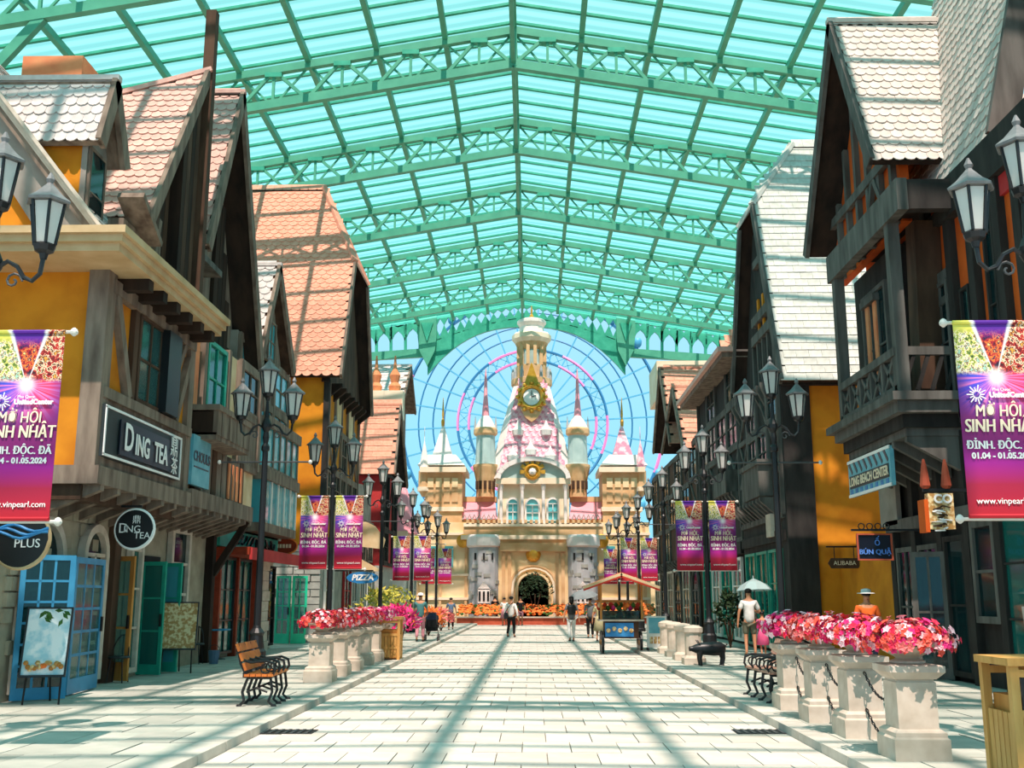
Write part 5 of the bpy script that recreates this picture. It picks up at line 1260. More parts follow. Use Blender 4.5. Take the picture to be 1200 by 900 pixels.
def banner_proto():
    r = thing('banner', (0, 0, 0), 'x', 'banner', 'festival banners on the street lamps')
    W, H, N, Q = .76, 1.96, 8, 20
    mb = MB(); vs = []; fs = []
    yy = lambda i, j: .012 * math.sin(i / N * 3.1) * math.sin(j / Q * 6) 
    for sd_ in (0, 1):
        for j in range(Q + 1):
            for i in range(N + 1): vs.append((W * i / N, yy(i, j) + .004 * sd_, -H * j / Q))
    K = (N + 1) * (Q + 1)
    for j in range(Q):
        for i in range(N):
            a = j * (N + 1) + i; fs += [(a, a + N + 1, a + N + 2, a + 1), (K + a, K + a + 1, K + a + N + 2, K + a + N + 1)]
    mb.add(vs, fs); mb.build('cloth', 'banner_print', r, local=True, smooth=True)
    for z in (-.005, -H + .005): MB().tube([(0, .0, z), (W, .0, z)], .022, 6).build('hem', 'banner_print', r, local=True)
    T = lambda tx, sz, x, z, m, **k: letters(r, tx, sz, (x, -.016, z), EX, EZ, m, local=True, **k)
    T('UnitedCenter', .072, .5, -.755, 'letter_white', bold=.004); T('Phu Quoc', .045, .42, -.70, 'letter_white')
    T('MỜ HỘI', .165, .37, -.92, 'letter_cream', bold=.004, sx=.78, shear=.06); T('SINH NHẬT', .185, .39, -1.07, 'letter_cream', bold=.007, sx=.74, shear=.06)
    T('ĐỈNH. ĐỘC. ĐÃ', .115, .38, -1.26, 'letter_white', bold=.005, sx=.84); T('01.04 - 01.05.2024', .082, .38, -1.365, 'letter_white', bold=.003)
    T('www.vinpearl.com', .085, .4, -1.81, 'letter_white')
    em = MB()
    for k in range(14):
        a = k * math.pi / 7; d = Vector((math.cos(a), 0, math.sin(a))); c = Vector((.17, -.02, -.75)); em.beam(c + d * .03, c + d * (.1 if k % 2 else .075), .008, .01)
    em.build('emblem', 'letter_white', r, local=True)
    return r
bp_ = banner_proto(); first = True
def where(x, y): return [p for p in posts if p[0] == x and p[1] == y][0]
BL = {(LX - .24, 10.6, 1): 'tall festival banner cut by the picture edge before the orange tea shop house',
      (RX + .1, 10.4, -1): 'tall magenta festival banner hanging before the dark balcony house, largest and whole',
      (LX, 28.9, -1): 'festival banner on the shop side of the lamp above the grey flower pillars', (LX, 28.9, 1): 'festival banner on the road side of the lamp beside the PIZZA sign',
      (RX, 30.7, -1): 'festival banner on the road side of the lamp behind the pig statue', (RX, 30.7, 1): 'festival banner on the shop side of the lamp behind the pig statue',
      (LX, 48.5, -1): 'small festival banner on the shop side, before the pink turret house', (LX, 48.5, 1): 'small festival banner on the road side, before the pink turret house',
      (RX, 50.2, -1): 'small festival banner on the road side, over the cart canopy', (RX, 50.2, 1): 'small festival banner on the shop side, over the cart canopy',
      (LX, 61.0, -1): 'tiny most distant festival banner on the shop side of the pink turret row', (LX, 61.0, 1): 'tiny most distant festival banner on the road side of the pink turret row',
      (RX, 62.0, -1): 'tiny most distant festival banner on the road side of the twin gable row', (RX, 62.0, 1): 'tiny most distant festival banner on the shop side of the twin gable row'}
for (x, y, s), lab in BL.items():
    o = bp_ if first else copy_tree(bp_); first = False
    o.location = (x + (.1 if s > 0 else -.86), y - .03, 4.38); o['label'] = lab

# ================================================================== benches
def bench(loc, rz, L, wm, label):
    t = thing('bench', loc, label, 'bench', 'street benches', rz)
    n = 4
    for i in range(n):
        x = -L / 2 + .06 + i * (L - .12) / (n - 1)
        sp_ = MB().tube([(x, .24, 0), (x, .17, .08), (x, .2, .2), (x, .13, .4), (x, .24, .6), (x, .3, .88)], .022, 6).build('frame', 'iron', t, local=True)
        MB().tube([(x, -.26, 0), (x, -.18, .07), (x, -.23, .2), (x, -.2, .4)], .022, 6).build('leg', 'iron', sp_, local=True)
        MB().tube([(x, -.2, .4), (x, .13, .4)], .02, 6).build('seat_rail', 'iron', sp_, local=True)
        MB().tube([(x, -.16, .2), (x, 0, .26), (x, .14, .2)], .016, 6).build('brace', 'iron', sp_, local=True)
        MB().tube([(x, -.2, .4), (x, -.26, .5), (x, -.24, .6), (x, -.14, .64), (x, .1, .62), (x, .24, .66)], .02, 6).build('armrest', 'iron', sp_, local=True)
        MB().tube([(x, -.12 + .07 * math.cos(k * .8), .53 + .07 * math.sin(k * .8)) for k in range(8)], .013, 5, True).build('scroll', 'iron', sp_, local=True)
        for s in (.24, -.26): MB().lathe([(.045, 0), (.03, .03)], (x, s, 0), 8).build('foot', 'iron', sp_, local=True)
    for k in range(5): MB().box(-L / 2, L / 2, -.24 + k * .085, -.165 + k * .085, .42, .455).build('seat_slat', wm, t, local=True)
    for k in range(3):
        y0, z0 = .17 + k * .055, .5 + k * .135
        MB().lbox(Vector((-L / 2, y0, z0)), EX, Vector((0, .37, .93)), Vector((0, -.93, .37)), 0, L, 0, .115, 0, .035).build('back_slat', wm, t, local=True)
    return t
bench((-4.05, 16.35, .1), math.radians(93), 1.3, 'wood_bench', 'orange slatted bench with black scrolled iron legs on the pavement')
bench((3.75, 17.1, .1), math.radians(-88), 1.6, 'wood_bench_pink', 'dull pink slatted iron bench tucked behind the flower pillars')

# ================================================================== flower pillars, bollards and chains
PET = ['crimson', 'magenta', 'coral', 'blush', 'salmon']
def blossom_mesh(m):
    mb = MB()
    for k in range(5):
        a = k * 2 * math.pi / 5; d = Vector((math.cos(a), math.sin(a), 0)); e = Vector((-d.y, d.x, 0))
        mb.add([(0, 0, 0), d * .03 + e * .022 + EZ * .018, d * .058 + EZ * .012, d * .03 - e * .022 + EZ * .018], [(0, 1, 2, 3)])
    mb.lathe([(.008, -.03), (.014, 0), (.003, .012)], (0, 0, 0), 5)
    return mb.mesh('blossom', m)
BM = {k: blossom_mesh('petal_' + k) for k in PET}
PS = {}
def pillar(loc, label, mix, nb, stone='stone_pale', h=.89, group='stone flower pillars'):
    t = thing('flower_pillar', loc, label, 'planter', group)
    if h not in PS:
        B = lambda prof, nm, n=4, rot=Q4: MB().lathe([(r * (1.414 if n == 4 else 1), z) for r, z in prof], (0, 0, 0), n, rot).mesh(nm, stone)
        PS[h] = [B([(.27, 0), (.27, .2), (.25, .22), (.25, .26), (.21, .29)], 'plinth'), B([(.195, .28), (.195, h - .16), (.18, h - .15), (.18, h - .12)], 'shaft'),
                 B([(.2, h - .13), (.25, h - .08), (.27, h - .06), (.27, h), (.22, h + .01)], 'cap'),
                 B([(.14, h), (.17, h + .02), (.17, h + .04), (.11, h + .06), (.13, h + .08), (.23, h + .13), (.27, h + .19), (.28, h + .21), (.24, h + .21)], 'urn', 16, 0)]
    for nm, me in zip(('plinth', 'shaft', 'cap', 'urn'), PS[h]): inst(nm, me, Matrix(), t)
    rnd = random.Random(int(loc[1] * 100)); lf = MB()
    for i in range(90):
        a = rnd.uniform(0, 6.283); r = .36 * math.sqrt(rnd.random()); z = h + .2 + .13 * (1 - (r / .4) ** 2) - (.12 if r > .28 else 0) * rnd.random()
        p = Vector((math.cos(a) * r, math.sin(a) * r, z)); d = Vector((math.cos(a), math.sin(a), rnd.uniform(-.3, .6))).normalized(); e = d.cross(EZ).normalized()
        lf.add([p, p + d * .05 + e * .025, p + d * .1, p + d * .05 - e * .025], [(0, 1, 2, 3)])
    lf.build('foliage', 'leaf', t, local=True, kind='stuff')
    pos = []
    for i in range(nb):
        a = rnd.uniform(0, 6.283); b = math.asin(rnd.uniform(-.35, 1)); k = rnd.uniform(.8, 1.08) * (1 + .13 * math.sin(a * 3 + loc[1] * 5) + .08 * math.sin(a * 7 + b * 5 + loc[1]))
        d = Vector((math.cos(a) * math.cos(b), math.sin(a) * math.cos(b), math.sin(b)))
        pos.append((Vector((d.x * .44 * k, d.y * .44 * k, h + .22 + d.z * .21 * k)), d, rnd.choice(mix), rnd.uniform(.6, 1.0), rnd.uniform(0, 6)))
    return t, pos
def put_blossoms(t, pos, singles):
    joined = {}
    for p, d, k, s, tw in pos:
        q = d.to_track_quat('Z', 'Y').to_matrix().to_4x4()
        M = Matrix.Translation(p) @ q @ Matrix.Rotation(tw, 4, 'Z') @ Matrix.Scale(s, 4)
        if singles: inst('blossom', BM[k], M, t)
        else:
            mb = joined.setdefault(k, MB()); me = BM[k]
            mb.add([M @ v.co for v in me.vertices], [tuple(f.vertices) for f in me.polygons])
    for k, mb in joined.items(): mb.build('blossoms', 'petal_' + k, t, local=True, kind='stuff')
RP = [(3.76, 10.95), (3.76, 12.6), (3.74, 14.1), (3.74, 15.65)]
RLAB = ['nearest stone flower pillar with coral and pale pink blooms, beside the wooden bin', 'second stone flower pillar from the wooden bin, red and coral blooms', 'third stone flower pillar from the wooden bin, crimson blooms', 'fourth stone flower pillar from the bin, magenta blooms, before the bench']
RMIX = [['crimson', 'coral', 'blush', 'salmon', 'magenta'], ['crimson', 'coral', 'blush', 'magenta'], ['coral', 'crimson', 'blush', 'salmon'], ['magenta', 'crimson', 'blush', 'magenta']]
for (x, y), lab, mx in zip(RP, RLAB, RMIX):
    t, pos = pillar((x, y, .1), lab, mx, 480); put_blossoms(t, pos[:150], True); put_blossoms(t, pos[150:], False)
LP = [(-4.0, 20.4 + 1.62 * k) for k in range(6)]
ORD = ['nearest', 'second', 'third', 'fourth', 'fifth', 'farthest']
for k, (x, y) in enumerate(LP):
    t, pos = pillar((x, y, .1), ORD[k] + ' grey stone flower pillar of the row behind the orange bench', ['crimson', 'salmon', 'coral', 'blush', 'crimson'] if k < 4 else ['magenta', 'blush', 'leaf' and 'magenta'], 340, 'stone_pale', .86)
    put_blossoms(t, pos, k < 1)
for k in range(4):                                                # low round topped posts by the food cart
    y = 25.8 + 1.65 * k
    t = thing('stone_bollard', (3.82, y, .1), ORD[k] + ' pale stone bollard of the row beside the food cart and pig statue', 'bollard', 'stone bollards')
    MB().lathe([(.36, 0), (.36, .14), (.28, .2)], (0, 0, 0), 4, Q4).build('plinth', 'stone_pale', t, local=True)
    MB().lathe([(.2, .18), (.2, .7), (.24, .74), (.24, .8)], (0, 0, 0), 12).build('shaft', 'stone_pale', t, local=True)
    MB().lathe([(.24, .8), (.24, .84), (.15, .89), (.01, .91)], (0, 0, 0), 12).build('cap', 'stone_pale', t, local=True)
def chain(p, q, label, group):
    t = thing('chain', p, label, 'chain', group); p = Vector(p); q = Vector(q); n = 26; d = q - p
    pts = [d * (i / n) + EZ * (-.24 * 4 * (i / n) * (1 - i / n)) for i in range(n + 1)]
    for i in range(n):
        a, b = pts[i], pts[i + 1]; m = (a + b) / 2; u = (b - a).normalized(); w = (EX if i % 2 else EZ); w = (w - u * w.dot(u)).normalized(); L = (b - a).length
        MB().tube([m + u * (L * .62 * math.cos(k * math.pi / 3)) + w * (.014 * math.sin(k * math.pi / 3)) for k in range(6)], .007, 4, True).build('link', 'iron', t, local=True)
for (a, b), lab in zip(zip(RP[:-1], RP[1:]), ('between the first and second flower pillars from the bin', 'between the second and third flower pillars from the bin', 'between the third and fourth flower pillars from the bin')):
    for z, hl in ((.82, 'upper'), (.42, 'lower')): chain((a[0], a[1] + .2, z), (b[0], b[1] - .2, z), hl + ' sagging black chain ' + lab, 'chains between flower pillars')

# ================================================================== bins
def wbin(loc, W, D, H, label, open_=True):
    t = thing('litter_bin', loc, label, 'bin', 'wooden litter bins')
    MB().box(-W / 2 + .04, W / 2 - .04, -D / 2 + .04, D / 2 - .04, .03, H - .25).build('liner', 'wood_oak', t, local=True)
    for sx in (-1, 1):
        for sy in (-1, 1): MB().box(sx * W / 2 - .035, sx * W / 2 + .035, sy * D / 2 - .035, sy * D / 2 + .035, 0, H).build('corner_post', 'wood_bin', t, local=True)
    for sx in ((0,) if open_ else ()): MB().box(-.035, .035, -D / 2 - .03, -D / 2 + .03, 0, H).build('middle_post', 'wood_bin', t, local=True)
    n = max(6, int(W / .1))
    for k in range(n):
        x = -W / 2 + .04 + k * (W - .08) / n
        if open_ and abs(x + (W - .08) / n / 2) < .04: continue
        for y in (-D / 2, D / 2): MB().box(x + .006, x + (W - .08) / n - .006, y - .015, y + .015, .06, H * .62).build('slat', 'wood_bin', t, local=True)
    for k in range(int(D / .1)):
        y = -D / 2 + .04 + k * (D - .08) / int(D / .1)
        for x in (-W / 2, W / 2): MB().box(x - .015, x + .015, y + .006, y + (D - .08) / int(D / .1) - .006, .06, H * .62).build('slat', 'wood_bin', t, local=True)
    for z in (.3, H * .62, H - .06):
        for y in (-D / 2, D / 2): MB().box(-W / 2, W / 2, y - .03, y + .03, z - .03, z + .03).build('rail', 'wood_bin', t, local=True)
    MB().box(-W / 2 - .06, W / 2 + .06, -D / 2 - .06, D / 2 + .06, H, H + .06).build('top', 'wood_bin', t, local=True)
    if open_:
        for sx in (-1, 1): MB().box(sx * W / 4 - W * .2, sx * W / 4 + W * .2, -D / 2 - .005, -D / 2 + .02, H * .65, H - .1).build('opening', 'black_paint', t, local=True)
        for sx in (-1, 1): MB().box(sx * W / 4 - .05, sx * W / 4 + .05, -D / 2 - .02, -D / 2 - .012, H * .42, H * .55).build('emblem', 'letter_white', t, local=True)
    return t
p = AZ(1148, 775, 1.12)
wbin((4.53, 9.25, .1), 1.2, .55, 1.0, 'pale wooden litter bin with two dark openings at the picture corner')
wbin((-3.68, 27.6, .1), .56, .56, 1.0, 'square slatted wooden litter bin standing by the road kerb', False)

# ================================================================== signs on stands, cafe furniture
def easel(loc, rz, W, H, z0, m, label, fm='black_paint'):
    t = thing('easel_board', loc, label, 'sign board', None, rz)
    up = Vector((0, .22, .97)).normalized(); n = Vector((0, -.97, .22)).normalized(); o = Vector((-W / 2, -.1, z0))
    MB().lbox(o, EX, up, n, 0, W, 0, H, -.015, .015).build('board', m, t, local=True)
    fr = MB().lbox(o, EX, up, n, -.025, 0, 0, H, -.02, .025).lbox(o, EX, up, n, W, W + .025, 0, H, -.02, .025).lbox(o, EX, up, n, -.025, W + .025, H, H + .025, -.02, .025).lbox(o, EX, up, n, -.025, W + .025, -.025, 0, -.02, .05)
    fr.build('frame', fm, t, local=True)
    for s in (-1, 1): MB().tube([(s * W * .42, -.06, 0), (s * W * .38, .1, z0 + H * .5)], .016, 6).build('leg', 'black_paint', t, local=True)
    MB().tube([(0, .55, 0), (0, .16, z0 + H * .8)], .016, 6).build('leg', 'black_paint', t, local=True)
    return t, o, up, n
def facing(px, py): return AZ(px, py, .1)
p = facing(55, 822); t, o, up, n = easel((p.x + .12, p.y - .45, .1), math.radians(12), .6, .98, .42, 'poster_sky', 'white easel poster with green leaves and cakes before the blue doors')
for k in range(16): MB().lathe([(.03, 0), (.04, .03), (.01, .05)], o + EX * (.06 + .033 * k) + up * (.08 + .1 * random.random()) + n * .016, 6, axis=(EX, up, n)).build('printed_cake', random.choice([MATS['flower_orange'], MATS['wood_oak'], MATS['poster_food']]), t, local=True)
for k in range(10):
    c = o + EX * random.uniform(.2, .6) + up * random.uniform(.8, .96) + n * .017; d = (EX * random.uniform(-1, 1) + up * random.uniform(-1, .2)).normalized(); e_ = d.cross(n)
    MB().prism([c, c + d * .06 + e_ * .03, c + d * .13, c + d * .06 - e_ * .03], n * .003).build('printed_leaf', 'leaf', t, local=True)
p = facing(206, 789); easel((p.x, p.y, .1), math.radians(12), .72, .95, .5, 'poster_food', 'dark framed easel board with pictures of food beside the teal doors')
p = facing(257, 768); t, o, up, n = easel((p.x, p.y, .1), math.radians(8), .55, .9, .35, 'poster_red', 'red framed notice easel under the shop awning', 'poster_red')
MB().lbox(o, EX, up, n, .1, .45, .15, .75, .015, .02).build('notice', 'white_paint', t, local=True)
t = thing('chalk_board', (facing(275, 762).x, facing(275, 762).y, .1), 'large plain black board leaning by the red shop post', 'sign board')
MB().lbox(Vector((-.45, 0, .1)), EX, Vector((0, .17, .98)), Vector((0, -.98, .17)), 0, .9, 0, 1.1, -.03, 0).build('board', 'black_paint', t, local=True)
MB().lbox(Vector((-.45, 0, .02)), EX, Vector((0, .17, .98)), Vector((0, -.98, .17)), 0, .9, 0, .1, -.04, .01).build('foot_rail', 'wood_brown', t, local=True)
p = AZ(1158, 775, 1.16)
t = thing('menu_card', (4.35, 9.28, 1.16), 'small grey printed menu card standing on the wooden litter bin', 'card')
MB().lbox(Vector((-.13, 0, 0)), EX, Vector((0, .15, .98)), Vector((0, -.98, .15)), 0, .27, 0, .42, -.006, .006).build('card', 'plaster_grey', t, local=True)
MB().lathe([(.1, .007), (.1, .012)], (0.005, .02, .14), 20, axis=(EX, Vector((0, .15, .98)) * .6, Vector((0, -.98, .15)))).build('printed_oval', 'stone_pale', t, local=True)
def stool(loc, label, m='iron', seat='sign_dark'):
    t = thing('cafe_chair', loc, label, 'chair', 'cafe chairs by the shop fronts')
    MB().lathe([(.2, .44), (.21, .46), (.19, .48)], (0, 0, 0), 12).build('seat', seat, t, local=True)
    for k in range(4):
        a = Q4 + k * math.pi / 2; MB().tube([(math.cos(a) * .15, math.sin(a) * .15, .44), (math.cos(a) * .21, math.sin(a) * .21, 0)], .013, 6).build('leg', m, t, local=True)
    MB().tube([(.17 * math.cos(a), .17 * math.sin(a), .46 + .4 * math.sin((a - .2) / 2.74 * math.pi)) for a in [.2 + i * .274 for i in range(11)]], .014, 6).build('backrest', m, t, local=True)
    MB().tube([(0, .17, .46), (0, .17, .86)], .012, 6).build('back_bar', m, t, local=True)
def table(loc, label):
    t = thing('cafe_table', loc, label, 'table')
    MB().lathe([(.33, .72), (.34, .74), (.33, .76)], (0, 0, 0), 16).build('top', 'blue_paint', t, local=True)
    MB().tube([(0, 0, .02), (0, 0, .73)], .03, 8).build('stem', 'iron', t, local=True)
    MB().lathe([(.25, 0), (.22, .03), (.03, .06)], (0, 0, 0), 12).build('base', 'iron', t, local=True)
p = facing(137, 800); stool((p.x, p.y, .1), 'black metal cafe chair beside the oak shop door')
p = facing(228, 778); stool((p.x, p.y, .1), 'black metal cafe chair beside the food easel')
p = facing(238, 774); table((p.x + .2, p.y + .4, .1), 'small round blue topped cafe table by the tea house doors')
t = thing('flower_bucket', (facing(233, 778).x + .35, facing(233, 778).y, .1), 'small blue bucket standing under the cafe table', 'bucket')
MB().lathe([(.1, 0), (.14, .3), (.15, .31), (.13, .3)], (0, 0, 0), 12).build('pail', 'denim' if 'denim' in MATS else 'cloth_denim', t, local=True)
MB().tube([(.14 * math.cos(a), 0, .3 + .14 * math.sin(a)) for a in [i * .314 for i in range(11)]], .008, 5).build('handle', 'iron', t, local=True)

# ================================================================== pig statue
p = AZ(833, 780, .1)
t = thing('pig_statue', (p.x, p.y, .1), 'glossy black pig statue standing on the pavement', 'statue', None, math.radians(6))
mb = MB(); ax_ = (Vector((0, 1, 0)), Vector((0, 0, 1)), Vector((-1, 0, 0)))
mb.lathe([(.02, -.36), (.1, -.34), (.155, -.24), (.165, -.08), (.15, .08), (.145, .2), (.12, .28), (.105, .34), (.075, .4), (.055, .46), (.06, .49), (.045, .5)], (0, 0, .38), 14, axis=ax_)
mb.build('body', 'black_paint', t, local=True, smooth=True)
for x in (-.24, .26):
    for y in (-.08, .08): MB().tube([(x, y, .34), (x + (.03 if x > 0 else -.02), y, .16), (x, y, .02), (x - .02, y, 0)], [.065, .04, .032, .036], 8).build('leg', 'black_paint', t, local=True)
for y in (-.07, .07): MB().prism([(-.27, y - .035, .47), (-.24, y + .035, .47), (-.33, y, .58)], (.02, 0, 0)).build('ear', 'black_paint', t, local=True)
MB().tube([(.36 + .02 * i / 4, .03 * math.cos(i * 1.2), .42 + .03 * math.sin(i * 1.2) + i * .006) for i in range(9)], .012, 5).build('tail', 'black_paint', t, local=True)

# ================================================================== food cart with striped canopy
cy = 32.6; cx0, cx1 = AY(697, 740, cy).x, AY(762, 740, cy).x; cxm = (cx0 + cx1) / 2
t = thing('food_cart', (cxm, cy, 0), 'wheeled street food cart under a striped red and cream gable canopy', 'cart')
MB().box(-.55, .45, -.4, .5, .45, .95).build('body', 'wood_brown', t, local=True)
MB().box(-.72, .62, -.45, .55, .95, 1.0).build('counter', 'stone_pale', t, local=True)
MB().box(-.55, .3, -.43, -.41, .5, .9).build('front_panel', 'sign_blue', t, local=True)
for k in range(5): MB().lathe([(.07, 0), (.05, .02)], (-.45 + k * .17, -.44, .68 + .05 * (k % 2)), 8, axis=YAX).build('printed_dish', 'poster_food', t, local=True)
for x in (-.62, .52):
    for y in (-.2, .35):
        wl_ = MB().lathe([(.3, -.04), (.33, -.03), (.33, .03), (.3, .04)], (x, y, .33), 18, axis=(EYV, EZ, EX)).build('wheel', 'black_paint', t, local=True)
        MB().lathe([(.08, -.06), (.08, .06)], (x, y, .33), 8, axis=(EYV, EZ, EX)).build('hub', 'wood_oak', wl_, local=True)
for x in (-.66, .56):
    for y in (-.38, .48): MB().box(x - .03, x + .03, y - .03, y + .03, .95, 2.1).build('post', 'wood_oak', t, local=True)
nst = 9
for s in (-1, 1):
    for k in range(nst):
        y0, y1 = -.6 + k * 1.3 / nst, -.6 + (k + 1) * 1.3 / nst
        MB().prism([(-.05, y0, 2.36), (-.05, y1, 2.36), (-.05 + s * 1.12, y1, 1.95), (-.05 + s * 1.12, y0, 1.95)], (0, 0, .03)).build('canopy_strip', 'stripe_red' if k % 2 == 0 else 'plaster_cream', t, local=True)
    MB().beam((-.05 - s * .02, -.63, 2.27), (-.05 + s * 1.14, -.63, 1.86), .04, .05).build('canopy_edge', 'stripe_red', t, local=True)
    MB().beam((-.05 - s * .02, -.62, 2.34), (-.05 + s * 1.14, -.62, 1.93), .05, .08).build('canopy_edge', 'plaster_cream', t, local=True)
MB().box(-.7, .6, -.1, .3, 1.0, 1.25).build('display_case', 'glass_dark', t, local=True)
MB().box(-.8, .7, .2, .25, 1.5, 1.56).build('hanging_rail', 'wood_oak', t, local=True)
random.seed(9)
for k in range(16): MB().lathe([(.02, 0), (.06, .04), (.07, .1), (.02, .16)], (-.68 + k * .085, random.uniform(-.05, .25), 1.25 if k % 2 else 1.34), 7).build('food_pot', random.choice(['stripe_red', 'flower_orange', 'plaster_cream', 'leaf', 'petal_magenta']), t, local=True)
for k in range(7): MB().lathe([(.02, .0), (.07, -.05), (.06, -.2), (.01, -.24)], (-.7 + k * .2, .22, 1.5), 7).build('hanging_goods', random.choice(['stripe_red', 'flower_orange', 'petal_salmon']), t, local=True)
t = thing('poster_stand', (cxm + 1.0, cy - .3, .1), 'white poster stand with a blue picture beside the food cart', 'sign board')
MB().box(-.3, .3, -.03, .03, .08, 1.0).build('panel', 'white_paint', t, local=True)
MB().box(-.24, .24, -.036, -.03, .5, .95).build('picture', 'sign_aqua', t, local=True)
for k in range(4): MB().box(-.22 + k * .12, -.13 + k * .12, -.036, -.031, .2, .4).build('photo', 'poster_food', t, local=True)
for s in (-1, 1): MB().box(s * .28 - .02, s * .28 + .02, -.18, .18, 0, .08).build('foot', 'iron', t, local=True)
# plants and low stuff along the shops
shrub((AZ(975, 742, .1).x + .6, 24.9, .1), .7, 1.6, 'leaf_dark', 'dark leafy shrub at the foot of the orange wall')
shrub((6.2, 34.0, .1), .55, 1.7, 'leaf_dark', 'dark leafy plant before the teal shop front')
shrub((-6.0, 41.5, .1), 1.0, 1.9, 'leaf_yellow', 'yellow green shrub beyond the wooden bin')
shrub((-6.0, 46.0, .1), 1.1, 2.0, 'leaf_yellow', 'larger yellow green shrub below the distant banners')
shrub((-4.2, 34.0, .1), .6, 1.3, 'petal_magenta', 'clump of magenta flowers behind the wooden bin', 200)
shrub((-4.3, 44.5, .1), .7, 1.1, 'flower_orange', 'clump of orange flowers near the pushchair', 200)
shrub((-4.3, 50.5, .1), .7, 1.0, 'petal_salmon', 'clump of salmon flowers far along the kerb', 200)

